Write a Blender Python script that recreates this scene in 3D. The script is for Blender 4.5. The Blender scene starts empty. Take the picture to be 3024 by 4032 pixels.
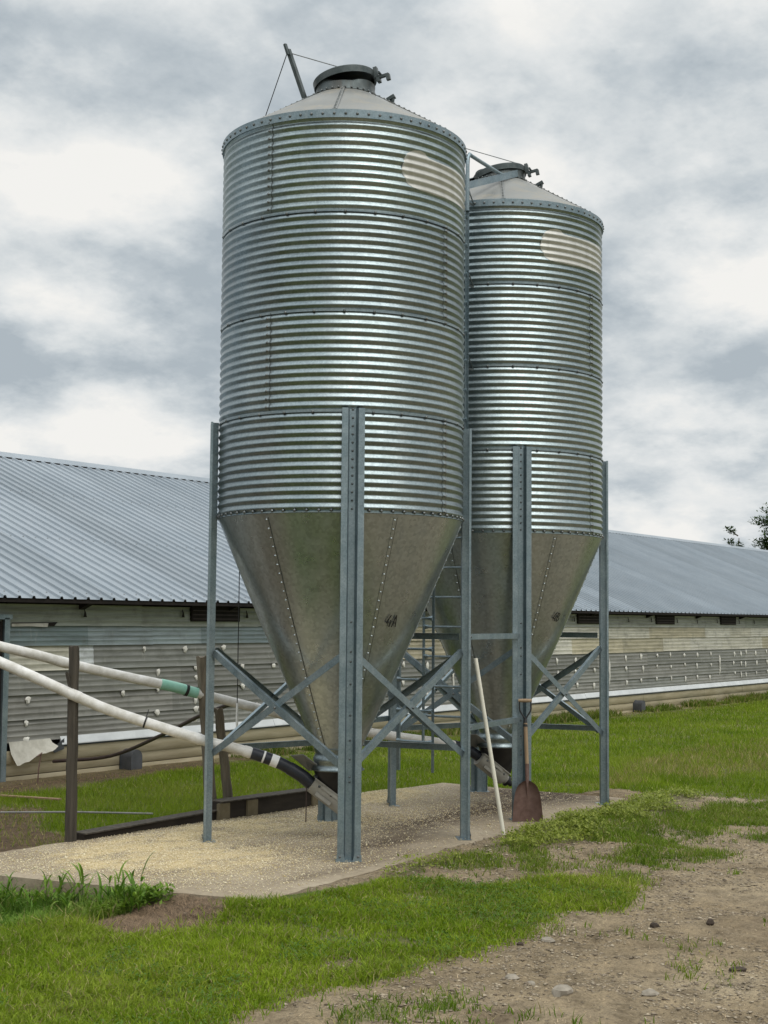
import bpy, math, random
import numpy as np
from mathutils import Vector, Matrix
random.seed(7); RNG = np.random.default_rng(11)
SC = bpy.context.scene
COL = SC.collection
R_ = math.radians

# ------------------------------------------------------------------ materials
MATS = {}
def new_mat(name):
    m = bpy.data.materials.new(name); m.use_nodes = True
    nt = m.node_tree; nt.nodes.clear()
    out = nt.nodes.new('ShaderNodeOutputMaterial'); b = nt.nodes.new('ShaderNodeBsdfPrincipled')
    nt.links.new(b.outputs[0], out.inputs[0]); MATS[name] = m
    return m, nt, b
def N_(nt, t, **kw):
    n = nt.nodes.new(t)
    for k, v in kw.items():
        if k.startswith('i_'):
            key = k[2:]; key = int(key) if key.isdigit() else key.replace('_', ' ')
            n.inputs[key].default_value = v
        else: setattr(n, k, v)
    return n
def coords(nt, scale=(1, 1, 1), kind='Object'):
    tc = N_(nt, 'ShaderNodeTexCoord'); mp = N_(nt, 'ShaderNodeMapping'); mp.inputs['Scale'].default_value = scale
    nt.links.new(tc.outputs[kind], mp.inputs[0]); return mp.outputs[0]
def noise(nt, vec, scale, detail=4, rough=.55, dist=0):
    n = N_(nt, 'ShaderNodeTexNoise'); n.inputs['Scale'].default_value = scale; n.inputs['Detail'].default_value = detail
    n.inputs['Roughness'].default_value = rough; n.inputs['Distortion'].default_value = dist
    nt.links.new(vec, n.inputs['Vector']); return n.outputs['Fac']
def ramp(nt, fac, stops):
    r = N_(nt, 'ShaderNodeValToRGB'); cr = r.color_ramp
    while len(cr.elements) < len(stops): cr.elements.new(.5)
    for e, (p, c) in zip(cr.elements, stops):
        e.position = p; e.color = (*c, 1) if len(c) == 3 else c
    nt.links.new(fac, r.inputs[0]); return r.outputs[0]
def mixc(nt, fac, a, b, mode='MIX'):
    m = N_(nt, 'ShaderNodeMix', data_type='RGBA', blend_type=mode)
    for sock, v in ((m.inputs[0], fac), (m.inputs[6], a), (m.inputs[7], b)):
        if hasattr(v, 'links'): nt.links.new(v, sock)
        else: sock.default_value = v if isinstance(v, (int, float)) else (*v, 1)
    return m.outputs[2]
def math_(nt, op, a, b=None, clamp=False):
    m = N_(nt, 'ShaderNodeMath', operation=op, use_clamp=clamp)
    for i, v in enumerate((a, b)):
        if v is None: continue
        if hasattr(v, 'links'): nt.links.new(v, m.inputs[i])
        else: m.inputs[i].default_value = v
    return m.outputs[0]
def attr(nt, name, out='Fac'):
    a = N_(nt, 'ShaderNodeAttribute', attribute_name=name); return a.outputs[out]
def bump(nt, b, h, strength=.3, dist=.01):
    bp = N_(nt, 'ShaderNodeBump'); bp.inputs['Strength'].default_value = strength; bp.inputs['Distance'].default_value = dist
    nt.links.new(h, bp.inputs['Height']); nt.links.new(bp.outputs[0], b.inputs['Normal'])

def metal(name, c0, c1, metallic=1., r0=.3, r1=.5, scale=3., spangle=0., streak=False, dirt=None, bmp=0.):
    m, nt, b = new_mat(name)
    v = coords(nt, (1, 1, .12) if streak else (1, 1, 1))
    n1 = noise(nt, v, scale, 5, .6)
    col = ramp(nt, n1, [(.3, c0), (.7, c1)])
    if spangle:
        vo = N_(nt, 'ShaderNodeTexVoronoi', feature='F1'); vo.inputs['Scale'].default_value = spangle
        nt.links.new(coords(nt), vo.inputs['Vector'])
        sv = N_(nt, 'ShaderNodeSeparateColor'); nt.links.new(vo.outputs['Color'], sv.inputs[0])
        sp = ramp(nt, sv.outputs[0], [(0, (.78, .78, .78)), (1, (1.1, 1.1, 1.1))])
        col = mixc(nt, .8, col, sp, 'MULTIPLY')
    if dirt:
        n2 = noise(nt, coords(nt, (1, 1, .09)), 5., 7, .68)
        f = ramp(nt, n2, [(.5, (0, 0, 0)), (.75, (1, 1, 1))])
        col = mixc(nt, math_(nt, 'MULTIPLY', f, dirt[1]), col, dirt[0])
        b.inputs['Metallic'].default_value = metallic
        nt.links.new(math_(nt, 'SUBTRACT', metallic, math_(nt, 'MULTIPLY', f, dirt[1] * .8), True), b.inputs['Metallic'])
    else: b.inputs['Metallic'].default_value = metallic
    nt.links.new(col, b.inputs['Base Color'])
    rg = N_(nt, 'ShaderNodeMapRange'); nt.links.new(noise(nt, coords(nt), 6, 4), rg.inputs[0])
    rg.inputs[1].default_value = .3; rg.inputs[2].default_value = .7; rg.inputs[3].default_value = r0; rg.inputs[4].default_value = r1
    nt.links.new(rg.outputs[0], b.inputs['Roughness'])
    if bmp: bump(nt, b, noise(nt, coords(nt), 2.2, 2), bmp, .05)
    return m
def plain(name, c0, c1, rough=.6, scale=8., stretch=(1, 1, 1), bmp=.2, bd=.004, detail=5, spec=.4):
    m, nt, b = new_mat(name); v = coords(nt, stretch)
    n1 = noise(nt, v, scale, detail, .62); nt.links.new(ramp(nt, n1, [(.28, c0), (.72, c1)]), b.inputs['Base Color'])
    if name == 'decal_film': b.inputs['Metallic'].default_value = .45
    b.inputs['Roughness'].default_value = rough; b.inputs['Specular IOR Level'].default_value = spec
    if bmp: bump(nt, b, noise(nt, v, scale * 3, 4), bmp, bd)
    return m

metal('galvanised_sheet', (.225, .272, .285), (.30, .347, .355), 1, .30, .43, 3.5, 70, False, ((.22, .24, .24), .4), .05)
metal('hopper_sheet', (.36, .405, .42), (.43, .475, .49), .88, .26, .37, 2.2, 40, True, ((.26, .27, .26), .2), .03)
metal('galvanised_frame', (.20, .262, .29), (.30, .362, .39), .85, .38, .55, 7, 90, False, ((.30, .32, .31), .5))
metal('roof_sheet', (.16, .165, .155), (.23, .23, .215), .35, .5, .65, 3, 0, False, ((.24, .20, .13), .7))
metal('dark_steel', (.055, .07, .07), (.12, .135, .135), .8, .4, .6, 9, 0, False, ((.09, .06, .04), .6))
metal('bolt_steel', (.10, .11, .11), (.22, .23, .23), .9, .4, .55, 20)
metal('roof_panel_metal', (.205, .24, .27), (.26, .295, .325), .3, .42, .55, .8, 0, False, ((.19, .215, .24), .6))
metal('rusty_steel', (.10, .055, .04), (.19, .12, .10), .25, .6, .8, 14, 0, False, ((.07, .035, .025), .6))
plain('black_rubber', (.008, .010, .014), (.03, .034, .045), .42, 10)
plain('boot_plastic', (.007, .007, .008), (.022, .022, .024), .38, 12)
plain('boot_grey', (.26, .25, .22), (.36, .35, .31), .55, 8)
plain('slide_plate', (.17, .18, .18), (.24, .25, .25), .5, 5)
plain('white_pvc', (.46, .44, .38), (.78, .77, .75), .42, 9, (1, 1, 1), .05)
plain('green_pvc', (.22, .48, .38), (.32, .58, .47), .5, 9)
plain('cream_pvc', (.66, .63, .52), (.78, .75, .64), .45, 6)
plain('white_tape', (.68, .68, .66), (.8, .8, .78), .5, 9)
plain('weathered_wood', (.024, .021, .016), (.10, .085, .065), .9, 22, (1, 1, .06), .7, .012)
plain('grey_wood', (.085, .072, .052), (.23, .195, .145), .9, 22, (1, 1, .06), .7, .012)
plain('timber_dark', (.016, .013, .010), (.05, .04, .03), .9, 9, (.2, 1, 1), .5, .01)
plain('timber_end', (.13, .11, .065), (.21, .175, .11), .9, 9, (1, 1, 1), .4)
plain('plank_orange', (.20, .13, .075), (.32, .21, .13), .8, 9, (.2, 1, 1), .3)
plain('handle_wood', (.22, .15, .09), (.40, .29, .18), .7, 20, (1, 1, .1), .3)
plain('decal_film', (.40, .395, .36), (.54, .535, .50), .40, 9, (1, 1, .3), .05)
plain('marker_ink', (.01, .01, .01), (.03, .03, .03), .6, 30, bmp=0)
plain('dark_gap', (.008, .006, .005), (.02, .015, .012), .95, 5)
plain('trim_white', (.50, .52, .525), (.66, .68, .685), .45, 3)
plain('trim_dark', (.045, .05, .055), (.08, .085, .09), .5, 5)
plain('foundation_board', (.40, .335, .21), (.60, .53, .38), .75, 4, (.4, 1, 3), .2)
plain('foam_white', (.55, .53, .47), (.78, .76, .70), .8, 14)
plain('door_white', (.55, .55, .52), (.68, .68, .65), .5, 4)
plain('flap_sheet', (.36, .34, .28), (.58, .56, .49), .6, 7)
plain('box_grey', (.05, .053, .058), (.09, .093, .10), .5, 7)
plain('stone', (.17, .15, .115), (.33, .29, .235), .9, 14, bmp=.5)
plain('clod', (.025, .018, .013), (.07, .05, .035), .95, 14, bmp=.5)
plain('bark', (.06, .045, .03), (.14, .11, .08), .9, 12)
plain('cable_black', (.012, .012, .012), (.03, .03, .03), .6, 10, bmp=0)
plain('hose_brown', (.025, .016, .014), (.06, .038, .033), .55, 10)
plain('wire_grey', (.15, .16, .16), (.25, .26, .26), .5, 10, bmp=0)
plain('conduit', (.15, .145, .135), (.24, .235, .22), .5, 10)

def roof_sheets():
    m = MATS['roof_panel_metal']; nt = m.node_tree; b = [n for n in nt.nodes if n.type == 'BSDF_PRINCIPLED'][0]
    src = b.inputs['Base Color'].links[0].from_socket; sx = N_(nt, 'ShaderNodeSeparateXYZ'); tc = N_(nt, 'ShaderNodeTexCoord'); nt.links.new(tc.outputs['Object'], sx.inputs[0])
    wn = N_(nt, 'ShaderNodeTexWhiteNoise', noise_dimensions='1D'); nt.links.new(math_(nt, 'FLOOR', math_(nt, 'DIVIDE', sx.outputs[0], .9144)), wn.inputs['W'])
    st = noise(nt, coords(nt, (9, .25, .25)), 1.2, 5, .65)
    v = math_(nt, 'ADD', math_(nt, 'MULTIPLY', wn.outputs[0], .6), math_(nt, 'MULTIPLY', st, .55))
    nt.links.new(mixc(nt, 1., src, ramp(nt, v, [(.15, (.84, .85, .85)), (.85, (1.1, 1.1, 1.1))]), 'MULTIPLY'), b.inputs['Base Color'])
roof_sheets()
def ring_tones():
    m = MATS['galvanised_sheet']; nt = m.node_tree; b = [n for n in nt.nodes if n.type == 'BSDF_PRINCIPLED'][0]
    oi = N_(nt, 'ShaderNodeObjectInfo'); src = b.inputs['Base Color'].links[0].from_socket
    nt.links.new(mixc(nt, 1., src, ramp(nt, oi.outputs['Random'], [(0., (.86, .87, .88)), (1., (1.1, 1.1, 1.09))]), 'MULTIPLY'), b.inputs['Base Color'])
ring_tones()
def siding_mat():
    m, nt, b = new_mat('siding')
    a = attr(nt, 'tint', 'Color')
    n1 = noise(nt, coords(nt, (.45, 1, 7)), 2.4, 7, .68)
    n2 = noise(nt, coords(nt, (1.3, 1, 1.6)), 2.2, 6, .65)
    c = mixc(nt, 1., a, ramp(nt, n1, [(.25, (.5, .49, .46)), (.55, (1, 1, 1)), (.8, (1.22, 1.2, 1.15))]), 'MULTIPLY')
    f = ramp(nt, n2, [(.5, (0, 0, 0)), (.72, (1, 1, 1))])
    c = mixc(nt, math_(nt, 'MULTIPLY', f, .5), c, (.10, .10, .085))
    n3 = noise(nt, coords(nt, (6, 1, 1.2)), 2.5, 5, .7)
    c = mixc(nt, math_(nt, 'MULTIPLY', ramp(nt, n3, [(.6, (0, 0, 0)), (.75, (1, 1, 1))]), .4), c, (.46, .44, .38))
    nt.links.new(c, b.inputs['Base Color']); b.inputs['Roughness'].default_value = .55
    b.inputs['Metallic'].default_value = .15
    bump(nt, b, noise(nt, coords(nt, (.3, 1, 3)), 6, 4), .15, .01)
siding_mat()

def leaf_mat(name, trans=.35, rough=.55):
    m, nt, b = new_mat(name); b.inputs['Roughness'].default_value = rough; b.inputs['Specular IOR Level'].default_value = .12
    a = attr(nt, 'col', 'Color'); nt.links.new(a, b.inputs['Base Color'])
    t = N_(nt, 'ShaderNodeBsdfTranslucent'); nt.links.new(mixc(nt, 1., a, (1.1, 1.25, .6), 'MULTIPLY'), t.inputs[0])
    mx = N_(nt, 'ShaderNodeMixShader'); mx.inputs[0].default_value = trans
    out = [n for n in nt.nodes if n.type == 'OUTPUT_MATERIAL'][0]
    nt.links.new(b.outputs[0], mx.inputs[1]); nt.links.new(t.outputs[0], mx.inputs[2]); nt.links.new(mx.outputs[0], out.inputs[0])
leaf_mat('grass_blade'); leaf_mat('leaf', .3)

def attr_mat(name, rough=.8):
    m, nt, b = new_mat(name); nt.links.new(attr(nt, 'col', 'Color'), b.inputs['Base Color']); b.inputs['Roughness'].default_value = rough
attr_mat('grain_bits', .7); attr_mat('gravel_bits', .9); attr_mat('straw_bits', .85)

def ground_mat():
    m, nt, b = new_mat('dirt_ground'); v = coords(nt)
    n1 = noise(nt, v, .55, 6, .6); n2 = noise(nt, v, 5, 8, .68); n3 = noise(nt, v, 42, 5, .7)
    c = ramp(nt, n1, [(.3, (.19, .145, .088)), (.52, (.27, .212, .135)), (.72, (.35, .285, .19))])
    c = mixc(nt, 1., c, ramp(nt, n2, [(.25, (.34, .32, .29)), (.46, (.92, .92, .92)), (.75, (1.35, 1.34, 1.3))]), 'MULTIPLY')
    c = mixc(nt, 1., c, ramp(nt, n3, [(.22, (.4, .38, .36)), (.5, (1, 1, 1)), (.8, (1.28, 1.28, 1.25))]), 'MULTIPLY')
    vo = N_(nt, 'ShaderNodeTexVoronoi', feature='F1'); vo.inputs['Scale'].default_value = 24; nt.links.new(v, vo.inputs['Vector'])
    sv = N_(nt, 'ShaderNodeSeparateColor'); nt.links.new(vo.outputs['Color'], sv.inputs[0])
    peb = math_(nt, 'MULTIPLY', ramp(nt, vo.outputs['Distance'], [(.1, (1, 1, 1)), (.32, (0, 0, 0))]), math_(nt, 'GREATER_THAN', sv.outputs[0], .72))
    c = mixc(nt, math_(nt, 'MULTIPLY', peb, .55), c, mixc(nt, sv.outputs[1], (.16, .13, .095), (.42, .37, .29)))
    mud = math_(nt, 'MULTIPLY', attr(nt, 'mud'), ramp(nt, noise(nt, v, 3.2, 6, .7), [(.3, (.35, .35, .35)), (.6, (1, 1, 1))]))
    c = mixc(nt, mud, c, mixc(nt, n3, (.05, .034, .02), (.14, .095, .06)))
    veg = attr(nt, 'veg')
    vegc = ramp(nt, noise(nt, v, 7, 6, .7), [(.3, (.04, .060, .010)), (.6, (.095, .135, .022)), (.85, (.16, .14, .06))])
    c = mixc(nt, veg, c, vegc)
    dryc = ramp(nt, noise(nt, coords(nt, (1, 1, 1)), 9, 6, .7), [(.3, (.045, .030, .018)), (.55, (.115, .078, .045)), (.8, (.21, .155, .095))])
    c = mixc(nt, attr(nt, 'dry'), c, dryc)
    nt.links.new(c, b.inputs['Base Color']); b.inputs['Roughness'].default_value = .92; b.inputs['Specular IOR Level'].default_value = .2
    h = math_(nt, 'ADD', math_(nt, 'MULTIPLY', n2, 1.), math_(nt, 'ADD', math_(nt, 'MULTIPLY', n3, .5), math_(nt, 'MULTIPLY', peb, .5)))
    bump(nt, b, h, .95, .045)
ground_mat()

def slab_mat():
    m, nt, b = new_mat('stained_concrete'); v = coords(nt)
    n1 = noise(nt, v, 1.3, 6, .62); n2 = noise(nt, v, 17, 6, .7); n4 = noise(nt, v, 70, 3, .7)
    c = ramp(nt, n1, [(.3, (.22, .178, .122)), (.5, (.30, .248, .176)), (.72, (.38, .322, .238))])
    c = mixc(nt, 1., c, ramp(nt, n2, [(.25, (.62, .60, .58)), (.5, (1, 1, 1)), (.8, (1.16, 1.15, 1.12))]), 'MULTIPLY')
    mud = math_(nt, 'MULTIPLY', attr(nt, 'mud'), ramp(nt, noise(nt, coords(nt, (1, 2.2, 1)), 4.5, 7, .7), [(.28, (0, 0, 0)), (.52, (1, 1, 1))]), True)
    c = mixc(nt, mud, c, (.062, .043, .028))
    f = math_(nt, 'MULTIPLY', attr(nt, 'feed'), ramp(nt, noise(nt, coords(nt, (1, 1.8, 1)), 2.6, 6, .7), [(.3, (.35, .35, .35)), (.6, (1.1, 1.1, 1.1))])); s = noise(nt, v, 95, 4, .75); s2 = noise(nt, v, 7, 5, .65)
    sp = math_(nt, 'ADD', math_(nt, 'MULTIPLY', s, .65), math_(nt, 'MULTIPLY', s2, .5))
    ff = ramp(nt, math_(nt, 'ADD', math_(nt, 'SUBTRACT', sp, .93), math_(nt, 'MULTIPLY', f, .64)), [(.0, (0, 0, 0)), (.26, (1, 1, 1))])
    c = mixc(nt, math_(nt, 'MULTIPLY', ff, .92), c, mixc(nt, n4, (.40, .30, .15), (.72, .60, .36)))
    nt.links.new(c, b.inputs['Base Color']); b.inputs['Roughness'].default_value = .9; b.inputs['Specular IOR Level'].default_value = .2
    bump(nt, b, math_(nt, 'ADD', n2, math_(nt, 'MULTIPLY', s, .7)), .5, .012)
slab_mat()

# ------------------------------------------------------------------ mesh helpers
class MB:
    def __init__(s): s.v = []; s.f = []; s.m = []
    def add(s, vs, fs, mi=0):
        o = len(s.v); s.v += [tuple(p) for p in vs]; s.f += [tuple(i + o for i in f) for f in fs]; s.m += [mi] * len(fs)
    def box(s, c, size, M=None, mi=0):
        c = Vector(c); x, y, z = (d / 2 for d in size); M = M or Matrix.Identity(3)
        vs = [c + M @ Vector((a * x, b * y, d * z)) for a in (-1, 1) for b in (-1, 1) for d in (-1, 1)]
        s.add(vs, [(0, 1, 3, 2), (4, 6, 7, 5), (0, 4, 5, 1), (2, 3, 7, 6), (0, 2, 6, 4), (1, 5, 7, 3)], mi)
    def bar(s, a, b, w, t, up=(0, 0, 1), mi=0):
        a, b = Vector(a), Vector(b); x = (b - a).normalized(); up = Vector(up); y = up.cross(x).normalized(); z = x.cross(y)
        s.box((a + b) / 2, ((b - a).length, t, w), Matrix((x, y, z)).transposed(), mi)
    def tube(s, pts, r, n=10, mi=0, cap=True):
        pts = [Vector(p) for p in pts]; L = len(pts); rs = r if hasattr(r, '__len__') else [r] * L
        t0 = (pts[1] - pts[0]).normalized(); u = t0.orthogonal().normalized(); vs = []
        for i, p in enumerate(pts):
            t = (pts[min(i + 1, L - 1)] - pts[max(i - 1, 0)]).normalized()
            u = (u - t * u.dot(t)).normalized(); w = t.cross(u)
            for k in range(n):
                a = 2 * math.pi * k / n; vs.append(p + (u * math.cos(a) + w * math.sin(a)) * rs[i])
        fs = [(i * n + k, i * n + (k + 1) % n, (i + 1) * n + (k + 1) % n, (i + 1) * n + k) for i in range(L - 1) for k in range(n)]
        if cap: fs += [tuple(range(n - 1, -1, -1)), tuple(range((L - 1) * n, L * n))]
        s.add(vs, fs, mi)
    def lathe(s, prof, n=96, a0=0., a1=2 * math.pi, c=(0, 0, 0), mi=0):
        full = abs(a1 - a0 - 2 * math.pi) < 1e-6; k = n if full else n + 1; vs = []
        for j in range(k):
            a = a0 + (a1 - a0) * j / n; ca, sa = math.cos(a), math.sin(a)
            vs += [(c[0] + r * ca, c[1] + r * sa, c[2] + z) for r, z in prof]
        P = len(prof); fs = []
        for j in range(n):
            j2 = (j + 1) % k
            fs += [(j * P + i, j2 * P + i, j2 * P + i + 1, j * P + i + 1) for i in range(P - 1)]
        s.add(vs, fs, mi)
    def prism(s, poly, M, z0, z1, mi=0):
        n = len(poly); vs = [M @ Vector((x, y, z0)) for x, y in poly] + [M @ Vector((x, y, z1)) for x, y in poly]
        s.add(vs, [(i, (i + 1) % n, n + (i + 1) % n, n + i) for i in range(n)] + [tuple(range(n - 1, -1, -1)), tuple(range(n, 2 * n))], mi)
    def bolt(s, p, n, r=.011, mi=1, h=.75):
        p = Vector(p); n = Vector(n).normalized(); u = n.orthogonal().normalized(); w = n.cross(u); vs = []
        for rr, hh in ((1, 0), (.85, .55), (.4, 1)):
            for k in range(6):
                a = k * math.pi / 3; vs.append(p + (u * math.cos(a) + w * math.sin(a)) * r * rr + n * r * h * hh)
        fs = [(i * 6 + k, i * 6 + (k + 1) % 6, i * 6 + 6 + (k + 1) % 6, i * 6 + 6 + k) for i in range(2) for k in range(6)] + [tuple(range(12, 18))]
        s.add(vs, fs, mi)
    def build(s, name, mats, parent=None, smooth=30, loc=None):
        me = bpy.data.meshes.new(name); me.from_pydata(s.v, [], s.f); me.validate()
        for m in (mats if isinstance(mats, (list, tuple)) else [mats]): me.materials.append(MATS[m])
        if len(me.polygons) == len(s.m): me.polygons.foreach_set('material_index', s.m)
        if smooth:
            me.shade_smooth() if hasattr(me, 'shade_smooth') else None
            me.set_sharp_from_angle(angle=R_(smooth))
        me.update(); o = bpy.data.objects.new(name, me); COL.objects.link(o)
        if parent is not None: o.parent = parent
        if loc: o.location = loc
        return o
def tag(o, label=None, cat=None, group=None, kind=None):
    for k, v in (('label', label), ('category', cat), ('group', group), ('kind', kind)):
        if v: o[k] = v
    return o
def empty(name, loc, rz=0):
    o = bpy.data.objects.new(name, None); COL.objects.link(o); o.location = loc; o.rotation_euler.z = rz; o.empty_display_size = .2; return o
def np_mesh(name, verts, quads=None, tris=None, mat=None, attrs=None, smooth=False):
    verts = np.asarray(verts, np.float32); me = bpy.data.meshes.new(name)
    nq = 0 if quads is None else len(quads); ntri = 0 if tris is None else len(tris)
    me.vertices.add(len(verts)); me.vertices.foreach_set('co', verts.ravel())
    loops = np.concatenate(([np.asarray(quads, np.int32).ravel()] if nq else []) + ([np.asarray(tris, np.int32).ravel()] if ntri else []))
    me.loops.add(len(loops)); me.loops.foreach_set('vertex_index', loops)
    me.polygons.add(nq + ntri)
    st = np.concatenate([np.arange(nq) * 4, nq * 4 + np.arange(ntri) * 3]).astype(np.int32)
    me.polygons.foreach_set('loop_start', st)
    if smooth: me.polygons.foreach_set('use_smooth', np.ones(nq + ntri, bool))
    me.update(calc_edges=True)
    for an, (typ, data) in (attrs or {}).items():
        a = me.attributes.new(an, typ, 'POINT')
        a.data.foreach_set('color' if typ == 'FLOAT_COLOR' else 'value', np.asarray(data, np.float32).ravel())
    if mat: me.materials.append(MATS[mat])
    o = bpy.data.objects.new(name, me); COL.objects.link(o); return o
_T = RNG.random((256, 256))
def vnoise(x, y):
    xi = np.floor(x).astype(int); yi = np.floor(y).astype(int); fx = x - xi; fy = y - yi
    fx = fx * fx * (3 - 2 * fx); fy = fy * fy * (3 - 2 * fy)
    g = lambda a, b: _T[a & 255, b & 255]
    return (g(xi, yi) * (1 - fx) + g(xi + 1, yi) * fx) * (1 - fy) + (g(xi, yi + 1) * (1 - fx) + g(xi + 1, yi + 1) * fx) * fy
def fbm(x, y, o=4):
    s = 0; a = 1; t = 0
    for i in range(o): s = s + a * vnoise(x * 2 ** i + 17.3 * i, y * 2 ** i + 5.1 * i); t += a; a *= .55
    return s / t
def inpoly(x, y, poly):
    r = np.zeros(np.shape(x), bool); n = len(poly)
    for i in range(n):
        x1, y1 = poly[i]; x2, y2 = poly[(i + 1) % n]
        if y1 == y2: continue
        c = ((y1 > y) != (y2 > y)) & (x < (x2 - x1) * (y - y1) / (y2 - y1) + x1); r ^= c
    return r
def sstep(a, b, x):
    t = np.clip((x - a) / (b - a), 0, 1); return t * t * (3 - 2 * t)

# ------------------------------------------------------------------ site plan (metres; x runs along the barn, y towards it, z=0 slab top)
G1 = [(4.12,5.30),(4.70,4.51),(5.63,4.72),(6.00,4.77),(6.24,4.71),(6.36,4.92),(6.93,5.22),(6.85,4.93),(6.43,4.85),(6.28,4.66),(6.58,4.53),(6.96,4.54),(7.13,4.50),(7.65,4.53),(7.97,4.52),(8.84,4.71),(9.03,4.38),(9.56,4.47),(9.99,4.70),(10.05,4.93),(9.87,5.17),(9.45,5.40),(9.14,5.61),(9.11,5.86),(8.87,6.18),(8.65,6.16),(8.03,6.31),(7.65,6.43),(6.83,6.45),(6.47,6.36),(6.49,6.61),(6.70,6.95),(6.97,7.34),(6.72,7.65),(6.22,7.34),(5.58,7.21)]
SLIT = [(8.35,5.62),(8.75,5.72),(9.15,5.58),(8.8,5.52)]
ISL = [[(9.54,6.05),(9.85,6.19),(10.14,6.15),(10.18,5.95),(9.90,5.78),(9.66,5.90)],
 [(10.74,6.13),(10.88,5.96),(10.45,5.74),(10.08,5.42),(9.97,5.56),(10.29,5.84)],
 [(12.55,6.35),(13.22,6.18),(12.77,5.73),(12.37,5.45),(11.94,5.55),(11.56,5.82),(11.67,6.06)],
 [(10.99,5.43),(11.55,5.37),(12.16,5.58),(12.25,5.33),(11.84,5.00),(12.04,4.76),(11.62,4.58),(11.23,4.75),(11.31,5.01),(10.93,5.02),(10.77,5.23)],
 [(10.43,5.14),(10.46,4.93),(10.31,4.69),(10.01,4.58),(10.13,4.84)],
 [(11.00,5.05),(11.09,4.89),(10.92,4.75),(10.77,4.87)],
 [(13.27,5.96),(13.93,6.00),(13.80,5.78),(14.59,5.93),(15.06,5.77),(15.77,5.40),(13.50,4.62),(13.79,5.10),(13.60,5.34),(13.09,5.33),(12.61,5.14),(12.46,5.33),(12.98,5.81)],
 [(12.94,4.87),(13.35,4.57),(12.85,4.40),(12.72,4.70)],
 [(5.91,4.41),(6.18,4.41),(6.19,4.25),(6.07,4.05),(5.87,4.11),(5.77,4.24)],
 [(6.41,4.18),(6.53,4.10),(6.25,3.95),(6.05,4.01)]]
WEED = [(8.65,6.37),(10.00,6.51),(10.86,6.54),(11.74,6.70),(12.74,6.78),(13.33,6.75),(14.03,6.79),(14.91,6.78),(15.21,6.61),(14.65,6.27),(13.63,6.20),(13.22,6.18),(12.37,6.23),(11.32,6.08),(10.82,6.18),(10.62,6.21),(9.79,6.30),(8.82,6.36)]
DIRTL = [(9.75,10.9),(9.2,10.3),(9.3,9.7),(8.3,9.4),(7.0,9.45),(2,10),(2,13),(8,12.4),(9.9,12.3),(10.4,11.6)]
MOUND = [(8,14.3),(8,13.0),(11.2,12.7),(12.6,13.0),(14.4,13.35),(16.0,13.5),(16.2,14.3)]
DRY = [(15.22,7.46),(17.69,8.46),(20.85,8.87),(25.15,8.60),(31,8.2),(24,6.6),(19.56,6.69),(17.02,7.12)]
LAWN = [(8.5,9.36),(14.4,9.22),(14.42,8.7),(14.5,7.95),(14.88,7.41),(15.0,7.3),(15.06,6.85),(15.05,6.13),(15.97,5.45),(26,0),(140,-60),(140,13.98),(8.5,13.98)]
SLAB = [(7.635,6.32),(14.4,6.78),(14.4,9.2),(7.0,9.33)]
def inislands(x, y):
    r = np.zeros(np.shape(x), bool)
    for p in ISL: r |= inpoly(x, y, p)
    return r
def height(x, y, rough=True):
    h = -.055 + 0 * x
    h = h - .19 * sstep(7.9, 6.6, x + .1 * (y - 8)) * sstep(6.7, 7.9, y)
    h = h - .035 * sstep(8.7, 9.6, y) - .035 * sstep(11.8, 13.6, y) * (1 - sstep(60, 90, y))
    front = sstep(5.4, 6.25, y) * sstep(6.9, 7.5, x) * (1 - sstep(7.2, 7.7, y)) * (1 - sstep(15, 17, x))
    h = h + front * .060
    if rough:
        n = fbm(x * 1.1, y * 1.1, 3) - .5; n2 = fbm(x * 7, y * 7, 4) - .5
        bare = 1 - sstep(8.6, 9.2, y)
        h = h + n * .035 * sstep(0, 3, np.hypot(x - 2, y)) + n2 * .045 * (.35 + .65 * bare) - .012 * bare * np.clip(fbm(x * 13 + 4, y * 13, 2) - .55, 0, 1) * 4
        insl = inpoly(x, y, [(7.55,6.3),(14.45,6.75),(14.45,9.25),(6.95,9.36)])
        h = np.where(insl, np.minimum(h, -.03), h)
    return h
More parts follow.
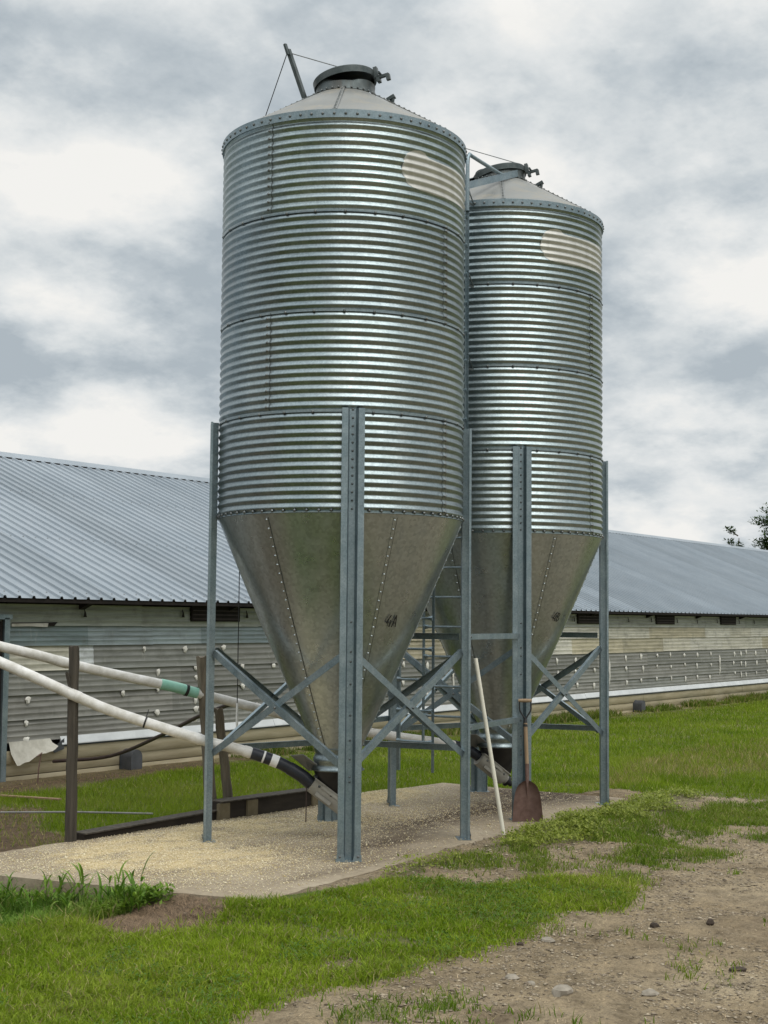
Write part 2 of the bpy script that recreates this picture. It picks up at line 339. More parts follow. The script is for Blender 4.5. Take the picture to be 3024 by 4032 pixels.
def ground():
    def axis(a, b, step, far):
        c = np.arange(a, b, step); g = step * 1.22 ** np.arange(1, 60); g = np.cumsum(g); g = g[g < far]
        return np.concatenate([(a - g)[::-1], c, b + g])
    X = axis(4.6, 15.6, .026, 4000); Y = axis(2.2, 9.4, .026, 4000)
    x, y = np.meshgrid(X, Y, indexing='ij'); nx, ny = x.shape
    z = height(x, y)
    i = np.arange(nx * ny).reshape(nx, ny)
    q = np.stack([i[:-1, :-1], i[1:, :-1], i[1:, 1:], i[:-1, 1:]], -1).reshape(-1, 4)
    wob = .22 * (fbm(x * 4, y * 4, 3) - .5); wob2 = .22 * (fbm(x * 4 + 50, y * 4 + 9, 3) - .5)
    xx, yy = x + wob, y + wob2
    veg = (inpoly(xx, yy, G1) | inislands(xx, yy) | inpoly(xx, yy, LAWN) | (y < -40) | (y > 30) | (x < -30)) & ~inpoly(xx, yy, SLIT)
    veg = veg | (y < -3.2) | ((x < 4.3) & (y > 4.9) & (y < 13.9))
    veg = np.where(inpoly(xx, yy + .2, WEED), .5, veg * .95) * np.clip(.55 + 1.2 * (fbm(x * 3, y * 3, 3) - .3), .3, 1)
    dry = np.where((inpoly(xx, yy, DIRTL) | inpoly(xx, yy, MOUND)), 1., 0.) + np.where(inpoly(xx, yy, DRY), .45, 0.)
    dry = np.maximum(dry, .95 * np.exp(-(((xx - 6.95) / .52) ** 2 + ((yy - 6.68) / .40) ** 2) ** 2))
    dry = np.maximum(dry, np.where((y > 13.55) & (y < 14.2) & (x > 10), .7, 0))
    mud = .6 * np.exp(-(((x - 6.1) / .35) ** 2 + ((y - 3.7) / .25) ** 2)) + .55 * np.exp(-(((x - 9.3) / .8) ** 2 + ((y - 3.2) / .4) ** 2)) + \
        .8 * np.exp(-(((x - 14.6) / .45) ** 2 + ((y - 7.7) / .9) ** 2)) + .35 * np.exp(-(((x - 9.0) / 1.) ** 2 + ((y - 6.15) / .12) ** 2)) + \
        .5 * sstep(7.5, 6.9, x) * sstep(7.3, 7.7, y) * sstep(9.6, 9., y)
    o = np_mesh('ground', np.stack([x, y, z], -1).reshape(-1, 3), q, None, 'dirt_ground',
        {'veg': ('FLOAT', veg), 'dry': ('FLOAT', dry), 'mud': ('FLOAT', mud)}, True)
    return tag(o, kind='structure')
ground()
def feed_at(x, y):
    g = lambda cx, cy, sx, sy: np.exp(-(((x - cx) / sx) ** 2 + ((y - cy) / sy) ** 2))
    f = 1.1 * g(9.6, 8.75, 1.5, .45) + 1.2 * g(12.7, 8.85, .9, .34) + .85 * g(8.2, 8.2, .9, .75) + .6 * g(8.9, 7.4, 1.0, .7) + .6 * g(11.0, 8.1, 1.4, .6) + .2 * g(8.1, 7.0, .5, .5) + .2 * g(12.3, 7.8, 1.6, .5) + .8 * g(8.7, 7.95, .45, .3)
    return np.clip(f, 0, 1)
def slab():
    P = [np.array(p) for p in SLAB]; nu, nv = 240, 90
    u, v = np.meshgrid(np.linspace(0, 1, nu), np.linspace(0, 1, nv), indexing='ij')
    p = ((1 - u) * (1 - v))[..., None] * P[0] + (u * (1 - v))[..., None] * P[1] + (u * v)[..., None] * P[2] + ((1 - u) * v)[..., None] * P[3]
    x, y = p[..., 0].copy(), p[..., 1].copy()
    ed = np.minimum(np.minimum(u, 1 - u) * 30, np.minimum(v, 1 - v) * 12); ed = np.clip(1 - ed, 0, 1)
    x += ed * .04 * (fbm(x * 5, y * 5) - .5); y += ed * .05 * (fbm(x * 5 + 9, y * 5) - .5)
    z = .008 * (fbm(x * 2, y * 2) - .5) - .02 * np.clip(ed - .6, 0, 1) * fbm(x * 9, y * 9)
    z += .07 * np.exp(-(((x - 12.7) / .8) ** 2 + ((y - 8.9) / .3) ** 2)) + .02 * np.exp(-(((x - 9.7) / 1.2) ** 2 + ((y - 8.75) / .3) ** 2))
    i = np.arange(nu * nv).reshape(nu, nv)
    q = [np.stack([i[:-1, :-1], i[1:, :-1], i[1:, 1:], i[:-1, 1:]], -1).reshape(-1, 4)]
    V = [np.stack([x, y, z], -1).reshape(-1, 3)]; rim = np.concatenate([i[:, 0], i[-1, 1:], i[-2::-1, -1], i[0, -2:0:-1]])
    lo = V[0][rim].copy(); lo[:, 2] = -.32; b = nu * nv; k = np.arange(len(rim)); k2 = np.roll(k, -1)
    q.append(np.stack([rim[k2], rim[k], b + k, b + k2], -1)); V.append(lo)
    V = np.concatenate(V); X, Y = V[:, 0], V[:, 1]
    g = lambda cx, cy, sx, sy: np.exp(-(((X - cx) / sx) ** 2 + ((Y - cy) / sy) ** 2))
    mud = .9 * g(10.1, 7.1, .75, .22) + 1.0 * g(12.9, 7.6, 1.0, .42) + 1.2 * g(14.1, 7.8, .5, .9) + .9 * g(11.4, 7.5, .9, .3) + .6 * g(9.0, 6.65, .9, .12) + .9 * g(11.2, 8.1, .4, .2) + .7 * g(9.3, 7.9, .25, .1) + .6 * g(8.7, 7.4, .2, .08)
    side = np.arange(len(V)) >= nu * nv
    o = np_mesh('concrete_slab', V, np.concatenate(q), None, 'stained_concrete', {'feed': ('FLOAT', np.where(side, 0, feed_at(X, Y))), 'mud': ('FLOAT', np.where(side, .9, mud))}, True)
    o.data.set_sharp_from_angle(angle=R_(40))
    tag(o, kind='structure')
slab()

# ------------------------------------------------------------------ grain silos
RAD = 1.083; Z0 = 2.79; RH = .8375; ZT = Z0 + 4 * RH
def pol(r, a, z): return Vector((r * math.cos(a), r * math.sin(a), z))
def wave(t):                                        # ring profile: offset at height t above the ring's foot
    if t < .010: return .0057
    if t > .825: return .0052
    x = 2 * math.pi * (t - .010) / .0679 + math.pi; return .0015 + .0073 * (math.cos(x) + .10 * math.cos(3 * x))
def ring(k, seams):
    z0 = Z0 + k * RH; mb = MB(); n = 150
    ts = [0, .0099, .0101] + [.010 + .815 * i / 144 for i in range(1, 145)] + [.826, RH]
    prof = [(RAD + .003, z0 - .001)] + [(RAD + wave(t), z0 + t) for t in ts]
    mb.lathe(prof, n)
    for s in seams:
        strip = [(RAD + wave(t) + .0035, z0 + t) for t in ts[2:]]
        mb.lathe(strip, 3, R_(s - 1.6), R_(s + .9))
        strip2 = [(RAD + wave(t) + .0042, z0 + t) for t in ts[2:]]
        mb.lathe(strip2, 1, R_(s + .9), R_(s + 1.22), mi=1)
        for i in range(12):
            t = .010 + .0679 * (i + .5); a = R_(s - .35); mb.bolt(pol(RAD + wave(t) + .0035, a, z0 + t), pol(1, a, 0), .0125)
    if k < 3:
        for j in range(27):
            a = R_(j * 360 / 27 + 4); mb.bolt(pol(RAD + .0045, a, z0 + .828), pol(1, a, 0), .014)
    if k == 0:
        for j in range(66):
            a = R_(j * 360 / 66); mb.bolt(pol(RAD + .0075, a, z0 + .018), pol(1, a, 0), .0145)
    o = mb.build('ring_panel', ['galvanised_sheet', 'bolt_steel'], None, 40)
    return o
def hat(M, z0, z1, mb):
    o = [(-.0935, .052), (-.0935, .072), (-.043, .072), (-.026, .006), (.026, .006), (.043, .072), (.0935, .072), (.0935, .052)]
    t = .0045
    i = [(.0935 - t, .052), (.0935 - t, .072 - t), (.043 + t * .8, .072 - t), (.026 + t * .6, .006 - t), (-.026 - t * .6, .006 - t), (-.043 - t * .8, .072 - t), (-.0935 + t, .072 - t), (-.0935 + t, .052)]
    mb.prism(o + i, M, z0, z1)
def make_silo():
    root = empty('grain_silo', (0, 0, 0))
    for k in range(4):
        seams = {0: (270.6, 90), 1: (182, 5), 2: (270.5, 92), 3: (181.5, 3)}[k]
        o = ring(k, seams); o.parent = root
        if k == 3:                                  # faded pale patch on the top ring, lying on the corrugations
            mb = MB(); top = lambda a: np.interp(a, [-117.2, -116.2, -114.5, -111, -107.5, -104.5, -101.8, -97, -90, -60], [5.70, 5.775, 5.835, 5.872, 5.882, 5.874, 5.842, 5.832, 5.835, 5.868])
            bot = lambda a: np.interp(a, [-117.2, -116.2, -114.7, -111.8, -107, -98, -85, -60], [5.68, 5.645, 5.592, 5.552, 5.540, 5.535, 5.544, 5.56])
            A = np.linspace(-117.2, -60, 90); nz = 46; z0 = Z0 + 3 * RH; vs = []
            for a in A:
                for z in np.linspace(bot(a), top(a), nz): vs.append(pol(RAD + wave(z - z0) + .0022, R_(a), z))
            mb.add(vs, [(i * nz + j, (i + 1) * nz + j, (i + 1) * nz + j + 1, i * nz + j + 1) for i in range(89) for j in range(nz - 1)])
            mb.build('decal', 'decal_film', o, 60)
    mb = MB(); mb.lathe([(RAD + .001, ZT - .055), (RAD + .020, ZT - .058), (RAD + .022, ZT + .012), (RAD - .03, ZT + .03)], 120)
    for j in range(72): a = R_(j * 5 + 2); mb.bolt(pol(RAD + .0212, a, ZT - .024), pol(1, a, 0), .0135)
    mb.build('eave_band', ['galvanised_frame', 'bolt_steel'], root, 30)
    zc = 6.655; rc = .272
    mb = MB(); mb.lathe([(RAD + .012, ZT + .0135), (rc - .01, zc)], 120)
    sl = Vector((rc - RAD, 0, zc - ZT - .013)).normalized()
    for j in range(6):
        a = R_(212 + 60 * j); rad = pol(1, a, 0); nrm = (Vector((0, 0, 1)) * (RAD - rc) + rad * (zc - ZT)).normalized()
        p0 = pol(RAD + .005, a, ZT + .0185); p1 = pol(rc, a, zc + .004)
        mb.bar(p0, p1, .006, .035, nrm)
        mb.bar(p0 + Vector((-math.sin(a), math.cos(a), 0)) * .019, p1 + Vector((-math.sin(a), math.cos(a), 0)) * .019, .007, .006, nrm, mi=1)
        for i in range(15): q = p0.lerp(p1, (i + .6) / 15.4); mb.bolt(q + nrm * .003, nrm, .012)
    mb.build('roof', ['roof_sheet', 'bolt_steel'], root, 30)
    mb = MB(); nn = 72; vs = []
    for j in range(nn):                             # collar, its upper lip dented
        a = 2 * math.pi * j / nn; d = math.cos(a - R_(212)); dent = max(0, d) ** 6 * .035
        w = .012 * math.sin(3 * a) * (.5 + .5 * d)
        for r, z in ((rc + .012, zc - .008), (rc + .004, zc + .012), (rc - .004, zc + .07), (rc - dent, zc + .10 + w * .6 - dent * .5), (rc - .012 - dent, zc + .095 + w * .6 - dent * .5)): vs.append(pol(r, a, z))
    mb.add(vs, [(j * 5 + i, ((j + 1) % nn) * 5 + i, ((j + 1) % nn) * 5 + i + 1, j * 5 + i + 1) for j in range(nn) for i in range(4)])
    for j in range(30): a = R_(j * 12); mb.bolt(pol(rc + .012, a, zc + .004), pol(1, a, .2), .011)
    mb.build('hatch_collar', ['dark_steel', 'bolt_steel'], root, 40)
    lid = MB(); lid.lathe([(.268, .0), (.288, -.004), (.292, .055), (.286, .062), (.15, .076), (0.001, .082)], 72); lid.lathe([(.268, 0), (.266, .055), (.001, .07)], 72)
    L = lid.build('hatch_lid', 'dark_steel', root, 35); L.location = (0, 0, 6.772)
    ax = pol(1, R_(280 + 90), 0); L.rotation_mode = 'QUATERNION'; L.rotation_quaternion = Matrix.Rotation(R_(-11), 3, ax).to_quaternion()
    mb = MB(); a = R_(286); t = Vector((-math.sin(a), math.cos(a), 0)); rr = pol(1, a, 0)
    M = Matrix((rr, t, (0, 0, 1))).transposed()
    mb.box(pol(.305, a, .03), (.035, .05, .10), M); mb.box(pol(.36, a, -.02), (.12, .03, .025), M); mb.box(pol(.41, a, -.045), (.035, .035, .055), M)
    mb.box(pol(.32, a, -.045), (.03, .06, .04), M); mb.tube([pol(.34, a, .01) - t * .04, pol(.34, a, .01) + t * .04], .012, 8)
    mb.build('latch', 'dark_steel', L, 30)
    mb = MB(); a = R_(288); t = Vector((-math.sin(a), math.cos(a), 0)); rr = pol(1, a, 0); zz = zc - .11
    mb.bar(pol(.40, a, zz + .05), pol(.47, a, zz + .085), .03, .05); mb.bar(pol(.43, a, zz - .01), pol(.44, a, zz + .07), .05, .03, (0, 1, 0))
    mb.build('hinge_bracket', 'dark_steel', root, 30)
    mb = MB(); b0 = Vector((-.205, .29, 6.605)); tip = Vector((-.305, .43, 7.105))
    mb.bar(b0, tip, .036, .036, (0, 1, .2)); d = (tip - b0).normalized(); mb.bar(tip - d * .06 + Vector((-.028, .0, 0)), tip + d * .035 + Vector((-.03, .0, .01)), .022, .03, (0, 1, .2))
    mb.box(b0, (.1, .08, .012)); mb.build('lid_arm', 'dark_steel', root, 30)
    mb = MB(); mb.tube([tip - d * .03, (.10, -.17, 6.868)], .0045, 6); mb.build('lid_wire', 'wire_grey', root)
    # hopper
    zb = .79; rb = .20; mb = MB()
    vs = []; nn = 120; nz = 24
    for j in range(nn):
        a = 2 * math.pi * j / nn; pa = (math.degrees(a) - 182) % 60 / 60; belly = math.sin(math.pi * pa)
        for i in range(nz + 1):
            f = i / nz; r = rb + (RAD - .002 - rb) * f + .008 * belly * math.sin(math.pi * f) + .012 * math.sin(math.pi * f)
            vs.append(pol(r, a, zb + (Z0 - .002 - zb) * f))
    mb.add(vs, [(j * (nz + 1) + i, ((j + 1) % nn) * (nz + 1) + i, ((j + 1) % nn) * (nz + 1) + i + 1, j * (nz + 1) + i + 1) for j in range(nn) for i in range(nz)])
    for j in range(6):
        a = R_(182 + 60 * j); tt = Vector((-math.sin(a), math.cos(a), 0)); nrm = (pol(1, a, 0) * (Z0 - zb) - Vector((0, 0, 1)) * (RAD - rb)).normalized()
        path = [pol(rb + (RAD - .002 - rb) * f + .012 * math.sin(math.pi * f), a, zb + (Z0 - zb) * f) for f in np.linspace(.005, .985, 14)]
        for p, q in zip(path[:-1], path[1:]):
            mb.bar(p + nrm * .002 - tt * .006, q + nrm * .002 - tt * .006, .006, .030, nrm)
            mb.bar(p + nrm * .0025 + tt * .011, q + nrm * .0025 + tt * .011, .006, .005, nrm, mi=2)
        for i in range(27):
            f = .02 + .955 * i / 26; p = pol(rb + (RAD - .002 - rb) * f + .012 * math.sin(math.pi * f), a, zb + (Z0 - zb) * f)
            mb.bolt(p + nrm * .004 - tt * .008, nrm, .0105, 0)
    mb.build('hopper', ['hopper_sheet', 'galvanised_sheet', 'bolt_steel'], root, 40)
    mb = MB(); prof = [(.19, .79)] + [(.205 + .009 * math.cos(2 * math.pi * i / 8) + .0008 * i, .795 - .012 * i) for i in range(16)] + [(.236, .61), (.233, .604), (.2, .602)]
    mb.lathe(prof, 64); mb.build('hopper_collar', 'galvanised_sheet', root, 50)
    # legs
    for s, (ang, off) in enumerate(((221.5, 0), (311, 0), (41.3, 0), (133, 0))):
        a = R_(ang); rr = pol(1, a, 0); t = Vector((-math.sin(a), math.cos(a), 0)); base = pol(RAD + .008, a, 0)
        M = Matrix.Translation(base) @ Matrix((t, rr, (0, 0, 1))).transposed().to_4x4()
        mb = MB(); hat(M, .004, 3.64, mb)
        for i in range(13): mb.bolt(M @ Vector((0, .0062, Z0 + .03 + .0679 * i)), rr, .011)
        for z in (.62, .66, .80, .95, 1.15, 1.4, 1.58, 1.66, 1.9): mb.bolt(M @ Vector((0.004, .0062, z)), rr, .010)
        leg = mb.build('leg', ['galvanised_frame', 'bolt_steel'], root, 25)
        mb = MB(); mb.prism([(-.105, -.03), (.105, -.03), (.105, .085), (-.105, .085)], M, .0, .0045)
        for sgn in (-1, 1):
            mb.add([M @ Vector((sgn * x, .076, z)) for x, z in ((.03, .006), (.10, .006), (.10, .05), (.075, .085), (.05, .085), (.04, .05))], [(0, 1, 2, 3, 4, 5)])
            mb.bolt(M @ Vector((sgn * .073, .0765, .04)), rr, .012)
        mb.build('base_plate', ['galvanised_frame', 'bolt_steel'], leg, 25)
    # braces between neighbouring legs
    LA = [221.5, 311, 41.3, 133]
    for i in range(4):
        a, b = R_(LA[i]), R_(LA[(i + 1) % 4]); pa, pb = pol(RAD + .065, a, 0), pol(RAD + .065, b, 0); d = (pb - pa).normalized()
        nrm = Vector((d.y, -d.x, 0)); nrm = nrm if nrm.dot(pa + pb) > 0 else -nrm
        pa, pb = pa + d * .075, pb - d * .075
        for k, (za, zb_) in enumerate(((.76, 1.64), (1.62, .74))):
            off = nrm * (.012 if k else -.004); mb = MB(); p, q = pa + off + Vector((0, 0, za)), pb + off + Vector((0, 0, zb_))
            x = (q - p).normalized(); w = nrm.cross(x)
            if w.z < 0: w = -w
            mb.bar(p, q, .058, .004, w); mb.bar(p + w * .027 - nrm * .017, q + w * .027 - nrm * .017, .004, .03, w)
            mid = p.lerp(q, .5); mb.bolt(mid + nrm * .003, nrm, .013)
            mb.build('brace', ['galvanised_frame', 'bolt_steel'], root, 25)
        if i in (1, 2):
            hs = [(.79, .755)] if i == 1 else [(.755, .79)]
            if i == 1: hs.append((1.775, 1.775))
            for za, zb_ in hs:
                mb = MB(); p, q = pa - nrm * .03 + Vector((0, 0, za)), pb - nrm * .03 + Vector((0, 0, zb_))
                mb.bar(p, q, .055, .005, (0, 0, 1)); mb.bar(p + Vector((0, 0, .027)) - nrm * .018, q + Vector((0, 0, .027)) - nrm * .018, .005, .032, (0, 0, 1))
                mb.build('cross_bar', ['galvanised_frame'], root, 25)
    return root
def make_boot(root, d2, cap=True):
    """feed boot under the hopper, its trough lying along the pipe's direction d2"""
    d = Vector((d2[0], d2[1], 0)).normalized(); s = Vector((-d.y, d.x, 0)); up = Vector((0, 0, 1)); sl = R_(37)
    ax = (d * math.cos(sl) + up * math.sin(sl)); nz = (-d * math.sin(sl) + up * math.cos(sl))
    M = Matrix((ax, s, nz)).transposed(); c = d * .09 + Vector((0, 0, .385))
    mb = MB(); vs = []; n = 32
    for j in range(n):
        a = 2 * math.pi * j / n; vs.append(pol(.215, a, .606))
    for j in range(n):
        a = 2 * math.pi * j / n; vs.append(pol(.20, a, .56))
    for j in range(n):
        a = 2 * math.pi * j / n; e = pol(1, a, 0); x, y = e.dot(d), e.dot(s); m = max(abs(x) / .19, abs(y) / .085); vs.append(c + M @ Vector((x / m, y / m, .062)))
    mb.add(vs, [(k * n + j, k * n + (j + 1) % n, (k + 1) * n + (j + 1) % n, (k + 1) * n + j) for k in range(2) for j in range(n)])
    for i in range(8): mb.bolt(c + M @ Vector((-.17 + i * .05, -.088, .058)), -s, .012)
    boot = mb.build('feed_boot', ['boot_plastic', 'bolt_steel'], root, 40)
    mb = MB(); prof = [(.085, .055), (.085, .0), (.06, -.055), (.03, -.078), (-.03, -.078), (-.06, -.055), (-.085, 0), (-.085, .055)]
    Mx = Matrix.Translation(c) @ Matrix((s, nz, ax)).transposed().to_4x4(); mb.prism(prof, Mx, -.18, .17)
    mb.prism([(.10, .052), (.10, .062), (-.10, .062), (-.10, .052)], Mx, -.19, .18)
    for sy in (-1, 1):
        for x in (-.13, -.02, .11): mb.bolt(c + M @ Vector((x, sy * .084, .02)), s * sy, .013)
        mb.box(c + M @ Vector((.0, sy * .09, .035)), (.18, .012, .03), M); mb.box(c + M @ Vector((.02, sy * .078, -.045)), (.16, .012, .03), M)
    mb.build('trough', ['boot_grey', 'bolt_steel'], boot, 30)
    mb = MB(); mb.tube([c - ax * .175, c - ax * .235], .05, 16); mb.build('end_tube', 'boot_grey', boot, 40)
    mb = MB(); mb.tube([c - ax * .22, c - ax * .25, c - ax * .255, c - ax * .30], [.055, .055, .03, .03], 12); mb.tube([c - ax * .235 + nz * .06, c - ax * .235 - nz * .06], .018, 8)
    mb.build('end_cap', 'boot_plastic', boot, 40)
    mb = MB(); e = [(.41, -.06, .725), (.31, .12, .75), (.19, .12, .665), (.165, -.10, .60), (.25, -.13, .585)]
    mb.add([d * a + s * b + up * (z - zo) for zo in (0, .006) for a, b, z in e], [(0, 1, 2, 3, 4), (9, 8, 7, 6, 5)] + [(i, 5 + i, 5 + (i + 1) % 5, (i + 1) % 5) for i in range(5)])
    mb.build('slide_gate', 'slide_plate', boot, 20)
def make_ladder(root, ang, hw, ztop, zbot, top=False):
    lad = MB(); rr = 1.22
    F = Matrix.Rotation(R_(ang), 4, 'Z')
    P = lambda x, y, z: F @ Vector((x, y, z))
    for sgn in (-1, 1):
        y = sgn * hw; lad.bar(P(rr, y, zbot), P(rr, y, ztop), .03, .004, F @ Vector((0, 1, 0)))
        lad.bar(P(rr + .014, y - sgn * .013, zbot), P(rr + .014, y - sgn * .013, ztop), .004, .028, F @ Vector((0, 1, 0)))
        z = zbot + .5
    o = lad.build('ladder', ['galvanised_frame'], root, 25)
    z = zbot + .28
    while z < ztop - .05:
        mb = MB(); a, b = P(rr - .006, -hw, z), P(rr - .006, hw, z); t = (b - a).normalized(); f = hw * 2
        mb.tube([a + t * .05, b - t * .05], .0125, 8)
        for p, q in ((a, a + t * .06), (b, b - t * .06)):
            mb.tube([p, p.lerp(q, .45), q], [.026, .022, .0125], 6)
        mb.build('rung', 'galvanised_frame', o, 40); z += .292
    for zz in (Z0 + .80, Z0 + .80 + RH, Z0 + .8 + 2 * RH, Z0 + .8 + 3 * RH):
        for sgn in (-1, 1):
            mb = MB(); mb.bar(P(RAD + .006, sgn * hw, zz - .01), P(rr, sgn * hw, zz - .015), .022, .005); mb.bar(P(RAD + .006, sgn * hw, zz - .005), P(rr, sgn * hw, zz + .13), .02, .005)
            mb.build('stand_off', 'dark_steel', o, 30)
    if top:
        for sgn in (-1, 1):
            mb = MB(); y = sgn * hw
            mb.tube([P(rr + .01, y, ztop - .5), P(rr + .012, y, 6.46), P(rr + .005, y, 6.545), P(rr - .03, y, 6.59), P(rr - .08, y, 6.585), P(.41, y, 6.585)], .02, 10)
            mb.build('handrail', 'galvanised_frame', o, 40)
            mb = MB(); mb.bar(P(1.2, y * .94, 6.27), P(.12, y * 1.12, 6.69), .07, .006, F @ Vector((.4, 0, 1))); mb.bar(P(1.2, y * .90, 6.302), P(.12, y * 1.08, 6.722), .006, .03, F @ Vector((.4, 0, 1)))
            mb.build('roof_rail', 'galvanised_frame', o, 25)
    return o
silo = make_silo(); silo.location = (10.11, 7.55, 0)
tag(silo, 'nearer and taller looking corrugated steel grain silo on four legs, marked 4A on its hopper', 'grain silo', 'pair of grain silos')
far = bpy.data.objects.new('grain_silo', None); COL.objects.link(far); far.empty_display_size = .2; far.location = (13.06, 7.645, 0)
tag(far, 'farther corrugated steel grain silo with a shovel leaning on its leg, half behind the other', 'grain silo', 'pair of grain silos')
for ch in list(silo.children):
    c = ch.copy(); COL.objects.link(c); c.parent = far
    for g in ch.children:
        d = g.copy(); COL.objects.link(d); d.parent = c
        if g.name.startswith('decal'): d.rotation_euler.z = R_(-10.8)
    if c.name.startswith('hatch_lid'): c.location.z -= .07
make_boot(silo, (-.656, .755)); make_boot(far, (-.82, .57))
make_ladder(silo, 0, .20, 6.1, .49); make_ladder(far, 184.5, .235, 6.5, .70, True)

# hand-marked bin numbers on the hoppers, stencilled strokes that follow the cone
def hopper_pt(a, z, off=.004):
    f = (z - .79) / (Z0 - .79); r = .20 + (RAD - .202) * f + .02 * math.sin(math.pi * f); return pol(r + off, R_(a), z)
def mark(root, strokes, a0, z0, h, w):
    mb = MB()
    for st in strokes:
        for (x1, y1), (x2, y2) in zip(st[:-1], st[1:]):
            n = 3; p = [hopper_pt(a0 + w * (x1 + (x2 - x1) * i / n), z0 + h * (y1 + (y2 - y1) * i / n), .012) for i in range(n + 1)]
            for u, v in zip(p[:-1], p[1:]): mb.bar(u, v, .003, .010, pol(1, R_(a0), -.4))
    mb.build('bin_number', 'marker_ink', root, 0)
hop = {o.parent.name: o for o in bpy.data.objects if o.name.startswith('hopper') and 'collar' not in o.name and o.parent}
FOUR = [(.3, 1), (0, .35), (.45, .35)], [(.36, .6), (.36, 0)]
LA_ = [(.6, 0), (.8, 1), (1.0, 0)], [(.67, .35), (.93, .35)]
LB_ = [(.65, 0), (.65, 1), (.9, .9), (.95, .7), (.65, .52), (.98, .4), (.95, .1), (.65, 0)],
mark(hop[silo.name], list(FOUR) + list(LA_), -110, 1.86, .10, 9); mark(hop[far.name], list(FOUR) + list(LB_), -102, 1.92, .085, 8)

# tie bars between the two silos
def legpt(c, a, r=RAD + .06): p = pol(r, R_(a), 0); return Vector((c[0] + p.x, c[1] + p.y, 0))
CN, CS = (10.11, 7.55), (13.06, 7.645)
for a1, a2, z, lab in ((311, 221.5, 1.775, 'upper galvanised tie bar joining the front legs of the two silos'), (311, 221.5, .965, 'lower galvanised tie bar joining the front legs of the two silos'),
                       (41.3, 133, 1.775, 'upper galvanised tie bar joining the rear legs of the two silos'), (41.3, 133, .90, 'lower galvanised tie bar joining the rear legs of the two silos')):
    p, q = legpt(CN, a1), legpt(CS, a2); d = (q - p).normalized(); p = p + d * .05 + Vector((0, 0, z)); q = q - d * .05 + Vector((0, 0, z))
    mb = MB(); mb.bar(p, q, .05, .005); mb.bar(p + Vector((0, .02, .024)), q + Vector((0, .02, .024)), .005, .036)
    mb.bolt(p + d * .03 - Vector((0, .003, 0)), (0, -1, 0), .014)
    tag(mb.build('tie_bar', ['galvanised_frame', 'bolt_steel'], None, 25), lab, 'tie bar', 'tie bars between the silos')

# ------------------------------------------------------------------ feed pipes
def smooth_path(pts, n=8):
    P = [Vector(p) for p in pts]; P = [P[0] * 2 - P[1]] + P + [P[-1] * 2 - P[-2]]; out = []
    for i in range(1, len(P) - 2):
        for k in range(n):
            t = k / n; a, b, c, d = P[i - 1:i + 3]
            out.append(.5 * ((2 * b) + (c - a) * t + (2 * a - 5 * b + 4 * c - d) * t * t + (3 * b - a - 3 * c + d) * t ** 3))
    out.append(P[-2]); return out
def arc(path):
    L = [0]
    for a, b in zip(path[:-1], path[1:]): L.append(L[-1] + (b - a).length)
    return L
def sub(path, L, s0, s1):
    def at(s):
        for i in range(len(L) - 1):
            if L[i + 1] >= s: return path[i].lerp(path[i + 1], (s - L[i]) / max(1e-9, L[i + 1] - L[i]))
        return path[-1]
    return [at(s0)] + [p for p, l in zip(path, L) if s0 < l < s1] + [at(s1)]
near_pts = [(9.955, 7.728, .485), (9.90, 7.79, .553), (9.82, 7.884, .627), (9.76, 7.955, .672), (9.66, 8.07, .727), (9.6, 8.138, .755), (9.5, 8.255, .798), (9.34, 8.437, .858), (8.866, 8.983, 1.085), (8.60, 9.245, 1.238), (8.17, 9.73, 1.525), (7.0, 11.05, 2.27), (6.7, 11.4, 2.46)]
path = smooth_path(near_pts); L = arc(path)
root = empty('feed_pipe', near_pts[0]); rp = Vector(near_pts[0])
rel = lambda pp: [p - rp for p in pp]
def seg(name, s0, s1, r, mat, parent, p=path, l=L, n=16):
    mb = MB(); mb.tube(rel(sub(p, l, s0, s1)), r, n); return mb.build(name, mat, parent, 40)
tag(root, 'white plastic feed pipe with black and white taped lower end, from the nearer silo', 'feed pipe', 'feed pipes from silos to barn')
pip = seg('pipe', .55, L[-1], .046, 'white_pvc', root)
seg('rubber_sleeve', 0, .235, .058, 'black_rubber', root); seg('rubber_sleeve', .225, .345, .054, 'black_rubber', root); seg('tape_band', .345, .41, .055, 'white_tape', root)
seg('rubber_sleeve', .41, .47, .053, 'black_rubber', root); seg('tape_band', .47, .487, .054, 'white_tape', root); seg('rubber_sleeve', .487, .59, .053, 'black_rubber', root)
seg('coupling', .60, .66, .050, 'white_pvc', root); seg('coupling', 1.05, 1.13, .0495, 'white_pvc', root); seg('coupling', 2.15, 2.24, .0495, 'white_pvc', root)
mb = MB(); ppc = sub(path, L, 1.545, 1.56); mb.tube(rel(ppc), .052, 14); mb.tube([ppc[0] - rp + Vector((0, 0, .04)), ppc[0] - rp + Vector((.03, 0, .11))], .004, 6); mb.build('wire_tie', 'cable_black', root)
mb = MB(); q = sub(path, L, .0, .03)[0] - rp; mb.tube([q + Vector((-.06, 0, -.03)), q + Vector((-.062, 0, -.20)), q + Vector((-.063, 0, -.33))], .005, 6); mb.build('hanging_wire', 'hose_brown', root)
far_pts = [(12.90, 7.79, .50), (12.80, 7.85, .565), (12.67, 7.93, .62), (12.467, 8.057, .665), (11.864, 8.441, .775), (11.216, 8.853, .925), (10.99, 8.997, .996), (10.6, 9.26, 1.115), (10.3, 9.455, 1.205), (10.12, 9.56, 1.262), (9.707, 9.814, 1.365), (9.27, 10.09, 1.485), (8.74, 10.43, 1.645), (6.2, 12.2, 2.35), (4.0, 13.9, 2.8)]
path = smooth_path(far_pts); L = arc(path); rp = Vector(far_pts[0])
root = empty('feed_pipe', far_pts[0]); tag(root, 'dirty white plastic feed pipe with a pale green joint, from the farther silo', 'feed pipe', 'feed pipes from silos to barn')
